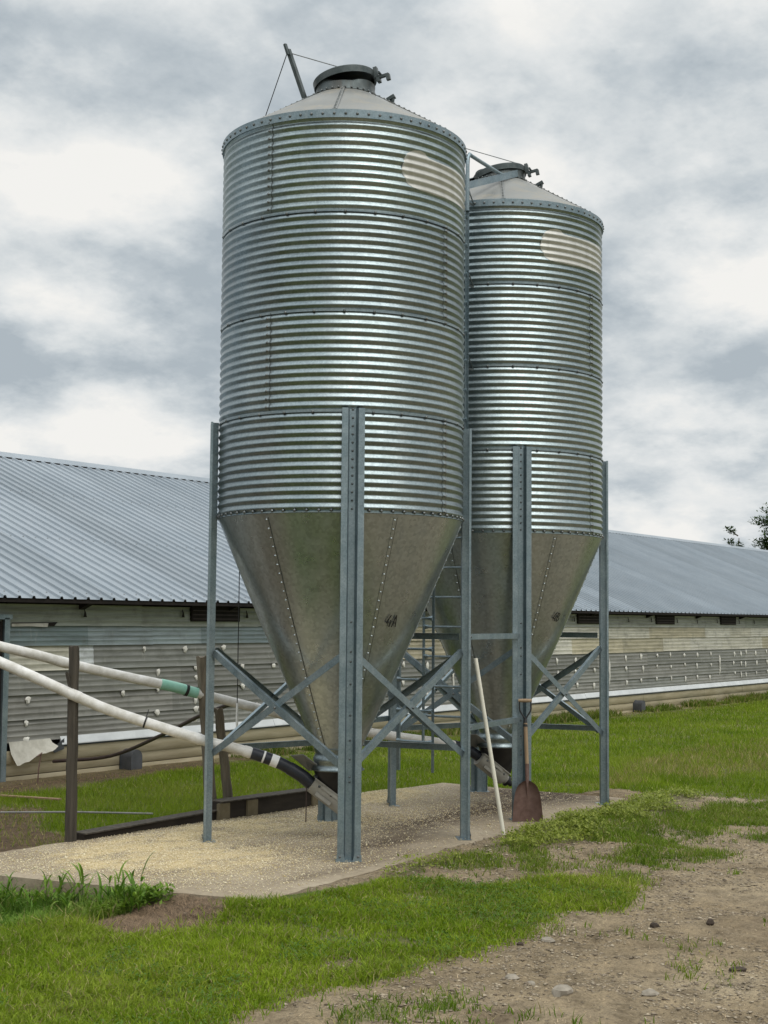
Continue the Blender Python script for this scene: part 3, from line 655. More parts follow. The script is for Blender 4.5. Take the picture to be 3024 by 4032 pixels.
seg('pipe', .30, L[-1], .047, 'white_pvc', root, path, L); seg('rubber_sleeve', 0, .32, .054, 'black_rubber', root, path, L)
i30 = min(range(len(path)), key=lambda i: (path[i] - Vector((10.27, 9.47, 1.21))).length); s30 = L[i30]
seg('joint_sleeve', s30 - .08, s30 + .30, .052, 'green_pvc', root, path, L); seg('hose_clamp', s30 + .02, s30 + .05, .057, 'cable_black', root, path, L)
i31 = min(range(len(path)), key=lambda i: (path[i] - Vector((9.0, 10.25, 1.56))).length); seg('coupling', L[i31] - .3, L[i31] - .2, .051, 'white_pvc', root, path, L)

# ------------------------------------------------------------------ posts, timbers, small things
def post(base, top, r0, r1, mat, label, seed, stub=False):
    rs = random.Random(seed); b, t = Vector(base), Vector(top); mb = MB(); n = 14; K = 12; vs = []
    x = Vector((1, 0, 0)); y = Vector((0, 1, 0)); ph = [rs.uniform(.88, 1.1) for _ in range(n)]
    for k in range(K + 1):
        f = k / K; c = b.lerp(t, f) - b + Vector((rs.uniform(-.004, .004), rs.uniform(-.004, .004), 0)); r = r0 + (r1 - r0) * f
        for j in range(n):
            a = 2 * math.pi * j / n; q = r * ph[j] * rs.uniform(.965, 1.035); vs.append(c + (x * math.cos(a) + y * math.sin(a)) * q + Vector((0, 0, rs.uniform(-.012, .012) if k == K else 0)))
    mb.add(vs, [(k * n + j, k * n + (j + 1) % n, (k + 1) * n + (j + 1) % n, (k + 1) * n + j) for k in range(K) for j in range(n)] + [tuple(range(K * n, K * n + n))])
    o = mb.build('wooden_post', mat, None, 45, base); tag(o, label, 'wooden post', 'weathered posts behind the slab')
    if stub:
        m2 = MB(); m2.add([Vector(p) for p in ((-.035, -.02, 1.40), (-.11, -.03, 1.57), (-.09, .02, 1.56), (-.03, .03, 1.39), (-.05, -.01, 1.50), (-.03, 0, 1.51))], [(0, 1, 4), (1, 2, 5, 4), (2, 3, 5), (0, 3, 2, 1), (0, 4, 5, 3)]); m2.build('split_branch', mat, o, 0)
post((8.62, 9.30, -.12), (8.60, 9.30, 1.665), .052, .046, 'weathered_wood', 'dark upright post nearest the barn door, with a split stub on its side', 3, True)
post((10.55, 9.385, -.12), (10.35, 9.40, 1.55), .058, .048, 'grey_wood', 'pale topped post hidden behind the left front silo leg', 5)
post((10.83, 9.40, -.12), (10.66, 9.44, 1.03), .05, .044, 'grey_wood', 'short leaning post standing against the timber behind the slab', 8)
def timber(p, q, hgt, dep, label, caps):
    p, q = Vector(p), Vector(q); mb = MB(); d = (q - p).normalized(); s = Vector((-d.y, d.x, 0)).normalized()
    K = 14; rs = random.Random(4); vs = []
    for k in range(K + 1):
        f = k / K; c = p.lerp(q, f) - p
        for y, z in ((-dep / 2, 0), (dep / 2, 0), (dep / 2, hgt), (-dep / 2, hgt)): vs.append(c + s * (y + rs.uniform(-.006, .006)) + Vector((0, 0, z + rs.uniform(-.006, .006))))
    mb.add(vs, [(k * 4 + j, k * 4 + (j + 1) % 4, k * 4 + 4 + (j + 1) % 4, k * 4 + 4 + j) for k in range(K) for j in range(4)] + [(3, 2, 1, 0), (K * 4, K * 4 + 1, K * 4 + 2, K * 4 + 3)])
    o = mb.build('timber', 'timber_dark', None, 40, p); tag(o, label, 'timber', 'timbers along the slab edge')
    mb = MB(); mb.bar(Vector((0, 0, hgt + .006)), q - p + Vector((0, 0, hgt + .006)), .012, dep + .05); mb.build('top_board', 'weathered_wood', o, 30)
    for f in caps:
        c = p.lerp(q, f) - p; mb = MB(); mb.box(c + Vector((0, 0, hgt / 2 - .003)) - s * dep * .52, (.14, .04, hgt - .01), Matrix((d, s, (0, 0, 1))).transposed()); mb.build('end_block', 'timber_end', o, 20)
timber((8.72, 9.30, -.09), (10.45, 9.22, -.05), .135, .12, 'long low dark timber lying along the left part of the slab edge', [])
timber((10.36, 9.20, .0), (11.78, 9.10, .0), .165, .14, 'raised dark timber with pale end blocks beside the leaning post', [.03, .30, .96])
mb = MB(); pts = smooth_path([(12.56, 13.9, .085), (12.68, 13.0, .20), (12.02, 11.5, .58), (11.33, 10.3, .885), (10.93, 9.52, 1.06)]); mb.tube([p - pts[0] for p in pts], .022, 10)
tag(mb.build('bent_hose', 'hose_brown', None, 40, tuple(pts[0])), 'dark bent hose reaching from the barn base up to the leaning post', 'hose')
root = empty('pull_rope', (10.07, 8.69, 0)); tag(root, 'thin dark lid rope hanging from the arm down behind the nearer silo', 'rope')
tipw = Vector((9.80, 7.98, 7.09)); bw = Vector((10.07, 8.69, 0))
mb = MB(); mb.tube([tipw - bw, Vector((-.002, -.004, 6.16)), Vector((0, 0, 3)), Vector((0, 0, 1.12))], .0045, 6); mb.build('rope', 'cable_black', root)
mb = MB(); mb.tube([(0, 0, 1.14), (0, 0, .82)], .011, 8); mb.build('grip_sleeve', 'white_tape', root)
mb = MB(); b, t = Vector((11.21, 6.507, .004)), Vector((11.03, 6.70, 1.58)); mb.tube([Vector(), (t - b) * .5 + Vector((.004, .003, 0)), t - b], .019, 12)
tag(mb.build('plastic_pole', 'cream_pvc', None, 40, tuple(b)), 'cream plastic pole leaning against the right leg of the nearer silo', 'pole')
tag((lambda m: (m.tube([Vector(), Vector((.45, -.65, .01)), Vector((.87, -1.25, .0))], .010, 8), m.build('ground_conduit', 'conduit', None, 40, (9.58, 11.35, -.03)))[1])(MB()), 'thin grey conduit lying on the grass behind the dark post', 'conduit')
mb = MB(); mb.bar((0, 0, 0), (.10, -.85, .015), .015, .06); tag(mb.build('plank', 'plank_orange', None, 20, (10.58, 12.55, -.05)), 'orange brown plank lying in dead grass at the left', 'plank')
mb = MB(); mb.tube([(0, 0, -.1), (.01, 0, .15), (.045, 0, .34)], .009, 6); mb.tube([(-.02, 0, .31), (.06, 0, .35)], .008, 6); tag(mb.build('metal_stake', 'rusty_steel', None, 40, (12.0, 13.55, -.1)), 'rusty bent stake standing by the barn corner under the loose sheet', 'stake')

# scoop shovel, leaning on the far silo's front leg
def shovel():
    base = Vector((12.123, 6.771, .003)); topw = Vector((12.185, 6.825, 1.165)); lean = (topw - base); H = lean.length; up = lean.normalized()
    view = Vector((-.87, -.49, 0)); nrm = (view - up * view.dot(up)).normalized(); right = up.cross(nrm); right = -right if right.dot(Vector((.57, -.82, 0))) < 0 else right
    root = empty('scoop_shovel', base); tag(root, 'rusty scoop shovel with wooden D handle leaning on the farther silo leg', 'shovel')
    P = lambda x, y, d: right * x + up * y + nrm * d
    mb = MB(); nu, nv = 17, 15; vs = []; bh = .385
    for j in range(nv):
        f = j / (nv - 1); y = bh * f; hw = np.interp(f, [0, .4, .7, .85, .94, 1], [.148, .135, .118, .098, .070, .03])
        for i in range(nu):
            u = -1 + 2 * i / (nu - 1); dish = .055 * (abs(u) ** 2.6) * (1 - .15 * f) - .03 * (1 - f) * 0
            rib = .012 * math.exp(-(u / .10) ** 2) * max(0, f - .25); vs.append(P(u * hw, y, dish + .02 * f - .0 + rib + .008))
    fs = [(j * nu + i, j * nu + i + 1, (j + 1) * nu + i + 1, (j + 1) * nu + i) for j in range(nv - 1) for i in range(nu - 1)]
    o2 = len(vs); vs += [Vector(v) - nrm * .006 for v in vs]; fs2 = [tuple(o2 + k for k in reversed(f)) for f in fs]
    rim = [j * nu for j in range(nv)] + [(nv - 1) * nu + i for i in range(1, nu)] + [j * nu + nu - 1 for j in range(nv - 2, -1, -1)] + [i for i in range(nu - 2, 0, -1)]
    fr = [(rim[k], rim[(k + 1) % len(rim)], o2 + rim[(k + 1) % len(rim)], o2 + rim[k]) for k in range(len(rim))]
    mb.add(vs, fs + fs2 + fr); mb.build('blade', 'rusty_steel', root, 50)
    mb = MB(); mb.tube([P(0, .22, .018), P(0, .36, .034), P(0, .44, .022), P(0, .545, .012)], [.006, .018, .019, .020], 12); mb.build('socket', 'rusty_steel', root, 40)
    mb = MB(); mb.tube([P(0, .53, .012), P(-.006, .75, .006), P(-.01, .935, .012)], [.0185, .020, .019], 12); mb.build('shaft', 'handle_wood', root, 40)
    mb = MB()
    for s in (-1, 1): mb.tube(smooth_path([P(-.01, .92, .012), P(-.01 + s * .012, .985, .012), P(-.01 + s * .05, 1.05, .012), P(-.01 + s * .056, 1.10, .012), P(-.01 + s * .055, 1.15, .012)], 5), .008, 8)
    mb.tube([P(-.01, .90, .012), P(-.01, .985, .012)], [.021, .014], 10); mb.build('yoke', 'cable_black', root, 40)
    mb = MB(); mb.tube([P(-.075, 1.15, .012), P(-.04, 1.15, .012), P(.02, 1.15, .012), P(.055, 1.15, .012)], [.015, .018, .018, .015], 12); mb.build('grip', 'handle_wood', root, 40)
shovel()

# ------------------------------------------------------------------ barn
WY = 14.05
def barn():
    root = empty('poultry_barn', (11.7, WY, -.1)); org = Vector((11.7, WY, -.1))
    tag(root, 'long low barn with ribbed grey metal roof and patched corrugated siding', 'barn')
    def B(mb, name, mat, parent=root, sm=30):
        mb.v = [tuple(Vector(v) - org) for v in mb.v]; return mb.build(name, mat, parent, sm)
    x0, x1 = -6., 112.
    ez, rz, ey, ry = 2.15, 4.86, 13.74, 20.40; sl = (rz - ez) / (ry - ey)
    # roof: ribbed sheets with major ribs 0.2286 m apart
    mb = MB(); xs = []; x = x0
    while x < x1: xs += [(x, 0), (x + .170, 0), (x + .182, .030), (x + .216, .030)]; x += .2286
    rows = [0, .34, .67, 1.]
    vs = [(xx, ey + (ry - ey) * f, ez + (rz - ez) * f + h) for f in rows for xx, h in xs]; n = len(xs)
    mb.add(vs, [(r * n + i, r * n + i + 1, (r + 1) * n + i + 1, (r + 1) * n + i) for r in range(3) for i in range(n - 1)])
    for f in (.03, .34, .67, .95):                 # screw heads along the purlins
        for k in range(12, 330):
            xx = x0 + .2286 * k + .12
            if xx > 45: break
            mb.bolt((xx, ey + (ry - ey) * f, ez + (rz - ez) * f + .001), (0, -sl, 1), .012, 1)
    B(mb, 'roof', ['roof_panel_metal', 'wire_grey'], root, 20)
    mb = MB(); mb.add([(x0, ry + .05, rz - .35), (x1, ry + .05, rz - .35), (x1, ry + 6.6, ez), (x0, ry + 6.6, ez), (x0, ry + .0, rz + .004), (x1, ry + .0, rz + .004)], [(4, 5, 2, 3)]); B(mb, 'rear_roof', 'roof_panel_metal', root, 0)
    mb = MB(); cap = [(-.24, -.24 * sl + .024), (-.05, .028), (0, .045), (.05, .028), (.24, -.24 * sl + .024)]
    mb.add([(xx, ry + a, rz + b) for xx in (x0, x1) for a, b in cap], [(i, 5 + i, 6 + i, i + 1) for i in range(4)]); B(mb, 'ridge_cap', 'roof_panel_metal', root, 20)
    mb = MB()                                       # foam closures showing dark under the cap
    x = 0.
    while x < 70: mb.box((x + .08, ry - .245, rz - .245 * sl + .010), (.15, .012, .016)); x += .2286
    B(mb, 'ridge_closure', 'dark_gap', root, 0)
    mb = MB(); mb.box(((x0 + x1) / 2, ey + .03, ez - .028), (x1 - x0, .03, .05)); mb.box(((x0 + x1) / 2, WY + .25, 2.10), (x1 - x0, .03, .5)); B(mb, 'eave_shade_board', 'dark_gap', root, 0)  # dark boards stand in for the shade in the open eave gap
    x = 10.16
    while x < 60:
        mb = MB(); mb.add([(xx, yy, zz) for xx in (x - .05, x + .05) for yy, zz in ((ey + .05, 2.12), (WY - .012, 2.02), (WY - .012, 2.24), (ey + .05, 2.15))], [(0, 1, 2, 3), (7, 6, 5, 4), (0, 4, 5, 1), (1, 5, 6, 2), (2, 6, 7, 3), (3, 7, 4, 0)]); B(mb, 'rafter_tail', 'dark_gap', root, 0); x += 2.95
    # siding
    grey = [(.21, .21, .19), (.24, .24, .215), (.19, .19, .17), (.26, .255, .23), (.225, .23, .21)]
    tan = [(.50, .45, .32), (.56, .53, .43), (.46, .41, .29), (.58, .56, .48), (.50, .48, .40), (.42, .38, .27)]
    cream = (.52, .50, .41); white = (.60, .63, .63); blue = [(.20, .25, .26), (.26, .31, .32), (.30, .34, .35), (.17, .22, .225)]
    upper = [(.30, .32, .27), (.36, .38, .33), (.40, .41, .37), (.33, .34, .30)]
    rowz = [(2.075, 1.80), (1.81, 1.555), (1.565, 1.235), (1.245, .93), (.94, .625), (.635, .345)]
    rs = random.Random(21)
    def row(i, side=0):
        zt, zb = rowz[i]; V = []; Q = []; T = []; segs = []
        def fill(a, b, cols, lo, hi):
            x = a
            while x < b - .05:
                w = min(rs.uniform(lo, hi), b - x); c = rs.choice(cols); k = rs.uniform(.9, 1.1); segs.append((x, x + w, tuple(v * k for v in c))); x += w
        if side: fill(-6, 10.55, grey if i else upper, 2, 3)
        elif i == 0: fill(10.56, 11.75, upper, 2.4, 3.6); fill(11.75, 18, upper[:2], 2, 3); fill(18, 110, upper, 2.4, 3.6)
        elif i == 1: fill(11.88, 17.4, blue, .6, 1.9); fill(17.4, 110, tan, 1.3, 3.4)
        elif i == 2: segs.append((11.88, 12.95, cream)); segs.append((12.95, 13.36, white)); fill(13.36, 17.2, grey, 1.8, 3); fill(17.2, 110, tan, 1.6, 3.4)
        else: fill(11.88, 110, grey, 2.2, 3.4)
        nz = 28
        for (a, b, c) in segs:
            dz = rs.uniform(-.006, .006); dy = rs.uniform(-.003, .003); o = len(V); H = zt - zb
            for xx in (a - .02, b):
                for k in range(nz):
                    f = k / (nz - 1); z = zb + dz + H * f; ph = f * 4
                    w = .009 * (abs((ph % 1) - .5) * 2) ** 2.2
                    V.append((xx - org.x, WY - .020 * (1 - f) - w + dy - .002 * (a % 2 > 1) - org.y, z - org.z)); T.append((*c, 1))
            Q += [(o + k, o + nz + k, o + nz + k + 1, o + k + 1) for k in range(nz - 1)]
            o = len(V)
            for xx in (a - .02, b):
                for yy in (WY - .020 - .009 + dy, WY + .01): V.append((xx - org.x, yy - org.y, zb + dz - org.z)); T.append((*c, 1))
            Q.append((o, o + 1, o + 3, o + 2))
        ob = np_mesh('siding_row', V, Q, None, 'siding', {'tint': ('FLOAT_COLOR', T)}, False); ob.data.shade_smooth(); ob.data.set_sharp_from_angle(angle=R_(25)); ob.parent = root
        return ob
    for i in range(6): row(i); row(i, 1)
    mb = MB(); mb.box(((-6 + 10.55) / 2, WY + .06, .9), (16.55, .05, 2.0)); mb.box(((11.9 + 110) / 2, WY + .06, 1.0), (98.1, .05, 2.4)); B(mb, 'wall_core', 'dark_gap', root, 0)
    mb = MB(); mb.add([(-6, WY + .5, -.3), (110, WY + .5, -.3), (110, ry + 6.3, -.3), (-6, ry + 6.3, -.3), (-6, WY + .5, 2.2), (110, WY + .5, 2.2), (110, ry + 6.3, 2.2), (-6, ry + 6.3, 2.2), (110, ry, 4.7), (-6, ry, 4.7)], [(1, 2, 6, 8, 5), (0, 4, 9, 7, 3), (2, 3, 7, 6)]); B(mb, 'end_wall', 'dark_gap', root, 0)
    # white sill board and beige foundation
    mb = MB(); xs_ = [12.78, 17.1, 22.4, 27.6, 33.1, 39, 45, 52, 60, 70, 90, 110]
    for a, b in zip(xs_[:-1], xs_[1:]): k = rs.uniform(-.006, .006); pr = [(WY - .022, .385 + k), (WY - .066, .292 + k), (WY - .066, .280 + k), (WY - .022, .287 + k)]; mb.add([(xx, yy, zz) for xx in (a, b - .006) for yy, zz in pr], [(0, 1, 5, 4), (1, 2, 6, 5), (2, 3, 7, 6), (0, 3, 2, 1), (4, 5, 6, 7)])
    B(mb, 'sill_board', 'trim_white', root, 0)
    mb = MB(); mb.box(((12.62 + 110) / 2, WY - .030, .268), (110 - 12.62, .025, .030)); mb.add([(12.60, WY - .06, .23), (12.82, WY - .06, .36), (12.82, WY - .06, .22), (12.66, WY - .06, .18)], [(0, 3, 2, 1)]); B(mb, 'drip_edge', 'trim_dark', root, 0)
    V, Q, T = [], [], []
    fnd = [(.58, .49, .33), (.64, .56, .40), (.54, .45, .30), (.66, .58, .43)]
    for zt, zb, dy in ((.252, .085, -.006), (.082, -.07, .012), (-.073, -.3, .02)):
        x = 11.9
        while x < 110:
            w = rs.uniform(2.6, 4.5); c = rs.choice(fnd); o = len(V); dz = rs.uniform(-.004, .004); yy = WY - .02 + dy + rs.uniform(-.004, .004)
            for xx in (x, min(110, x + w) - .006):
                for y2, z in ((yy + .012, zb + dz), (yy, zb + .006 + dz), (yy + .003, zt + dz)): V.append((xx - org.x, y2 - org.y, z - org.z)); T.append((*c, 1))
            Q += [(o, o + 3, o + 4, o + 1), (o + 1, o + 4, o + 5, o + 2)]; x += w
    np_mesh('foundation_boards', V, Q, None, 'foundation_board', {'tint': ('FLOAT_COLOR', T)}).parent = root
    # eave vents
    for k in range(16):
        x = 15.73 + 4.02 * k
        mb = MB(); mb.box((x, WY - .020, 1.985), (1.06 if k < 8 else 1.0, .05, .225)); v = B(mb, 'vent', 'dark_gap', root, 0)
        mb = MB()
        for j in range(3): mb.box((x, WY - .052, 1.91 + .06 * j), (1.02, .010, .012))
        B(mb, 'louvre', 'hose_brown', v, 0)
    for x, z in [(13.14, 1.97), (15.02, 1.98), (16.42, 1.98), (25.8, 1.97), (27.09, 1.97), (29.75, 1.97), (31.0, 1.97), (32.5, 1.96), (33.74, 1.95), (35.05, 1.96), (36.6, 1.95), (37.71, 1.95)]:
        mb = MB(); mb.tube([(x, WY - .03, z + .06), (x, WY - .04, z)], .007, 6); mb.add([(x - .035, WY - .05, z - .05), (x + .03, WY - .05, z - .05), (x + .01, WY - .045, z + .03), (x - .01, WY - .045, z + .03)], [(0, 1, 2, 3)]); B(mb, 'hook', 'dark_gap', root, 0)
    # foam blobs squeezed through the siding
    spots = [(14.28, 1.49), (15.1, 1.49), (15.93, 1.49), (14.56, 1.18), (15.33, 1.2), (15.35, 1.07), (15.34, .77), (15.36, .63), (15.35, .47), (13.89, .9), (14.56, .92), (12.23, .88), (12.21, .58), (12.22, .38), (14.56, .61), (16.36, 1.22), (16.38, .92), (17.1, 1.2), (16.7, .62), (17.4, .9)]
    long_ = [(28.8, 1.12, .70), (35.24, 1.12, .62), (36.74, 1.14, .16), (36.75, .88, .16), (36.74, .6, .2), (22.3, 1.12, .6)]
    x = 18.2
    while x < 47:
        for z in (1.15, .88, .60):
            if all(abs(x - l[0]) > .3 for l in long_): spots.append((x + rs.uniform(-.06, .06), z + rs.uniform(-.03, .02)))
        x += .82
    for (x, z, h) in [(a, b, rs.uniform(.09, .18) * (.72 if a < 17.6 else 1)) for a, b in spots] + long_:
        n = 11; w = rs.uniform(.03, .062) if h < .3 else .035; vs = []
        for lay, y in ((1., WY - .024), (.55, WY - .040)):
            for k in range(n):
                a = 2 * math.pi * k / n; q = rs.uniform(.7, 1.15) * lay; dz = math.sin(a); ww = w * (1.1 if dz > 0 else .75); vs.append((x + ww * q * math.cos(a), y, z - (h / 2 - .04) + h / 2 * q * dz))
        if h > .3:
            vs = [(vx + .012 * math.sin(vz * 23 + x), vy, vz) for vx, vy, vz in vs]
        mb = MB(); mb.add(vs, [(k, (k + 1) % n, n + (k + 1) % n, n + k) for k in range(n)] + [tuple(range(n, 2 * n))]); B(mb, 'foam_patch', 'foam_white', root, 40)
    # drooping loose sheet near the door
    mb = MB(); vs = []; K = 14; rs2 = random.Random(2)
    for k in range(K + 1):
        f = k / K; x = 11.93 + .67 * f; drop = .20 * (1 - f) ** .7 + .075 + .02 * math.sin(f * 9) + rs2.uniform(-.01, .012)
        vs += [(x, WY - .035, .36 + .01 * f), (x + .02, WY - .06, .36 - drop * .5), (x + .06, WY - .13, .36 - drop)]
    mb.add(vs, [(k * 3 + j, k * 3 + 3 + j, k * 3 + 4 + j, k * 3 + 1 + j) for k in range(K) for j in range(2)]); o = B(mb, 'loose_sheet', 'flap_sheet', root, 50)
    mb = MB(); mb.add([(11.92, WY - .034, 1.845), (12.55, WY - .034, 1.85), (12.68, WY - .034, 1.855), (12.62, WY - .034, 1.80), (12.3, WY - .034, 1.815), (11.92, WY - .034, 1.83)], [(0, 5, 4, 3, 2, 1)]); B(mb, 'torn_gap', 'dark_gap', root, 0)
    mb = MB(); mb.add([(11.92, WY - .037, 1.832), (12.52, WY - .037, 1.84), (12.50, WY - .045, 1.79), (12.2, WY - .041, 1.80), (11.92, WY - .037, 1.795)], [(0, 4, 3, 2, 1)]); B(mb, 'torn_strip', 'flap_sheet', root, 0)
    # door at the left edge
    mb = MB(); mb.box((11.16, WY - .02, .88), (1.12, .04, 1.96)); d = B(mb, 'door', 'door_white', root, 0)
    mb = MB(); mb.tube([(11.63, WY - .04, .90), (11.63, WY - .08, .90), (11.63, WY - .095, .90), (11.63, WY - .11, .90)], [.012, .012, .03, .02], 12); B(mb, 'handle', 'door_white', d, 40)
    mb = MB()
    for x in (10.57, 11.82): mb.box((x, WY - .05, .86), (.075, .05, 2.08)); mb.box((x + .045, WY - .03, .86), (.02, .07, 2.08))
    mb.box((11.2, WY - .045, 1.915), (1.4, .06, .06)); B(mb, 'door_frame', 'galvanised_frame', root, 0)
    mb = MB(); mb.box((11.755, WY - .03, .86), (.035, .03, 2.0)); B(mb, 'door_gap', 'dark_gap', root, 0)
    return root
barn()
# two grey half-round hoods over pipe outlets at the barn's foot
for x, lab in ((13.98, 'grey half round hood at the barn base beside the bent hose'), (30.15, 'grey half round hood at the barn base right of the farther silo')):
    root = empty('vent_hood', (x, WY - .06, -.125)); tag(root, lab, 'vent hood', 'hoods along the barn base')
    mb = MB(); n = 14; pr = [(-.105, .0), (.105, .0)] + [(.105 * math.cos(math.pi * k / n), .16 + .105 * math.sin(math.pi * k / n)) for k in range(n + 1)]
    M = Matrix(((1, 0, 0, 0), (0, 0, 1, 0), (0, 1, 0, 0), (0, 0, 0, 1))); mb.prism(pr, M, -.16, .03); h = mb.build('hood', 'box_grey', root, 30)
    mb = MB(); mb.prism([(a * 1.12, b * 1.02) for a, b in pr], M, .03, .05); mb.build('flange', 'trim_dark', root, 30)

# ------------------------------------------------------------------ grass and small plants
def blades(name, x, y, h, w, cols, lean=.35, seed=1, mat='grass_blade', seg2=True, z=None):
    r = np.random.default_rng(seed); n = len(x); z = (height(x, y) - .006) if z is None else z
    th = r.uniform(0, 2 * np.pi, n); la = r.normal(0, 1, (n, 2)) * lean * .6; ph = r.uniform(0, 2 * np.pi, n)
    la += np.stack([np.cos(ph), np.sin(ph)], -1) * lean * .5
    wx, wy = np.cos(th) * w / 2, np.sin(th) * w / 2
    tip = np.stack([x + la[:, 0] * h, y + la[:, 1] * h, z + h * np.sqrt(np.clip(1 - .35 * (la ** 2).sum(1), .15, 1))], -1)
    b0 = np.stack([x - wx, y - wy, z], -1); b1 = np.stack([x + wx, y + wy, z], -1)
    if seg2:
        mx, my, mz = x + la[:, 0] * h * .32, y + la[:, 1] * h * .32, z + h * .56
        m0 = np.stack([mx - wx * .8, my - wy * .8, mz], -1); m1 = np.stack([mx + wx * .8, my + wy * .8, mz], -1)
        V = np.stack([b0, b1, m1, m0, tip], 1).reshape(-1, 3); k = np.arange(n) * 5
        Q = np.stack([k, k + 1, k + 2, k + 3], -1); T = np.stack([k + 3, k + 2, k + 4], -1); rep = 5
    else:
        V = np.stack([b0, b1, tip], 1).reshape(-1, 3); k = np.arange(n) * 3; Q = None; T = np.stack([k, k + 1, k + 2], -1); rep = 3
    C = np.concatenate([cols, np.ones((n, 1))], 1).repeat(rep, 0)
    return np_mesh(name, V, Q, T, mat, {'col': ('FLOAT_COLOR', C)})
def gcol(x, y, seed, base=((.105, .178, .010), (.275, .355, .028)), dry=(.38, .32, .15), pdry=.06, dryf=None):
    r = np.random.default_rng(seed); n = len(x); t = np.clip(fbm(x * 1.6, y * 1.6, 3) * 1.2 - .1 + r.normal(0, .22, n), 0, 1)[:, None]
    c = np.array(base[0]) * (1 - t) + np.array(base[1]) * t
    yel = np.clip(fbm(x * .9 + 31, y * .9 + 7, 3) - .42, 0, 1)[:, None] * 2.2; c = c * (1 - yel * .5) + np.array((.27, .30, .06)) * yel * .5
    p = pdry if dryf is None else pdry + dryf
    d = (r.random(n) < p)[:, None]; c = np.where(d, np.array(dry) * r.uniform(.5, 1.1, (n, 1)), c)
    return c * r.uniform(.75, 1.2, (n, 1))
def scatter(bb, n, seed):
    r = np.random.default_rng(seed); return r.uniform(bb[0], bb[1], n), r.uniform(bb[2], bb[3], n), r
def edge(x, y, amp=.22):
    q = np.random.default_rng(99); x = x + q.normal(0, .07, len(x)); y = y + q.normal(0, .07, len(x))
    return x + amp * (fbm(x * 4, y * 4, 3) - .5), y + amp * (fbm(x * 4 + 50, y * 4 + 9, 3) - .5)
# foreground turf
x, y, r = scatter((3.9, 10.2, 4.2, 8.0), 300000, 3); xx, yy = edge(x, y)
k = inpoly(xx, yy, G1) & ~inpoly(xx, yy, SLIT) & (r.random(len(x)) < np.clip(2.6 * fbm(x * 2.5, y * 2.5, 4) - .35, .2, 1)) & (x * .8192 + y * .5736 > 6.6) & ~inpoly(x, y, [(7.62,6.3),(14.45,6.75),(14.45,9.25),(6.95,9.36)])
k &= ~((x > 7.7) & (y > 6.13 - .03 * (x - 7.7)))
k &= ~((((x - 6.95) / .54) ** 2 + ((y - 6.68) / .42) ** 2 < 1) & (r.random(len(x)) < .9))
x, y = x[k], y[k]; hh = (.026 + .055 * fbm(x * 3, y * 3, 3) ** 1.3) * r.uniform(.5, 1.5, len(x)); left = sstep(6.3, 7.0, y) * sstep(7.2, 6.4, x); hh *= 1 + .7 * left
tag(blades('grass', x, y, hh, r.uniform(.0045, .0085, len(x)), gcol(x, y, 5, pdry=.12), .9, 6), 'short green lawn grass beside the dirt track', 'grass', kind='stuff')
# ragged tufts on the bare track
x, y, r = scatter((5.5, 16.2, 3.9, 6.6), 150000, 8); xx, yy = edge(x, y); k = inislands(xx, yy) & (r.random(len(x)) < np.clip(.25 + fbm(x * 3, y * 3, 3), 0, 1)); x, y = x[k], y[k]
nt_ = 2600; x2, y2, r2 = scatter((5.2, 14, 3.0, 6.2), nt_, 71); keep = fbm(x2 * 1.3, y2 * 1.3, 3) > .53; x2, y2 = x2[keep], y2[keep]
tuft = 9; x2 = np.repeat(x2, tuft) + r2.normal(0, .022, len(x2) * tuft); y2 = np.repeat(y2, tuft) + r2.normal(0, .022, len(y2) * tuft); kk = r2.random(len(x2)) < .5
x, y = np.concatenate([x, x2[kk]]), np.concatenate([y, y2[kk]]); hh = (.03 + .04 * fbm(x * 3, y * 3, 3)) * np.random.default_rng(4).uniform(.6, 1.4, len(x))
tag(blades('grass_tufts', x, y, hh, np.full(len(x), .0075), gcol(x, y, 9, ((.072, .128, .010), (.165, .24, .026)), pdry=.12), .8, 10), 'ragged green grass tufts scattered over bare dirt', 'grass', kind='stuff')
# lawn between slab and barn, thinning with distance
rr = np.random.default_rng(12); n = 620000
dist = 11 + 42 * rr.random(n) ** 1.7; ang = rr.uniform(-.30, .30, n); fx, fy = dist, dist * ang
x = .8192 * fx + .5736 * fy; y = .5736 * fx - .8192 * fy; xx, yy = edge(x, y, .35)
k = inpoly(xx, yy, LAWN) & (y < 13.92) & ~((inpoly(xx, yy, DIRTL) | inpoly(xx, yy, MOUND)) & (rr.random(n) < .87)) & ~((y > 13.5) & (rr.random(n) < .5)) & (rr.random(n) < np.clip(.35 + .9 * fbm(x * 1.5, y * 1.5, 3), 0, 1))
x, y, dd = x[k], y[k], dist[k]; drym = inpoly(xx[k], yy[k], DRY)
hh = (.045 + .05 * fbm(x * 1.7, y * 1.7, 3)) * rr.uniform(.6, 1.4, len(x)) * np.where(drym, 1.3, 1.); hh *= 1 - .5 * sstep(12.4, 13.6, y)
dryf = np.where(drym, .6, .0) * np.clip(2.2 * fbm(x * 1.2, y * 1.2 , 3) - .5, 0, 1) + .5 * sstep(13.2, 13.8, y) + np.where((inpoly(xx[k], yy[k], DIRTL) | inpoly(xx[k], yy[k], MOUND)), .5, 0)
tag(blades('grass_lawn', x, y, hh, 0.0095 * dd / 14 * rr.uniform(.7, 1.2, len(x)), gcol(x, y, 14, ((.095, .160, .009), (.220, .290, .025)), pdry=.05, dryf=dryf), .7, 15, seg2=False), 'mown lawn between the silos and the barn', 'grass', kind='stuff')
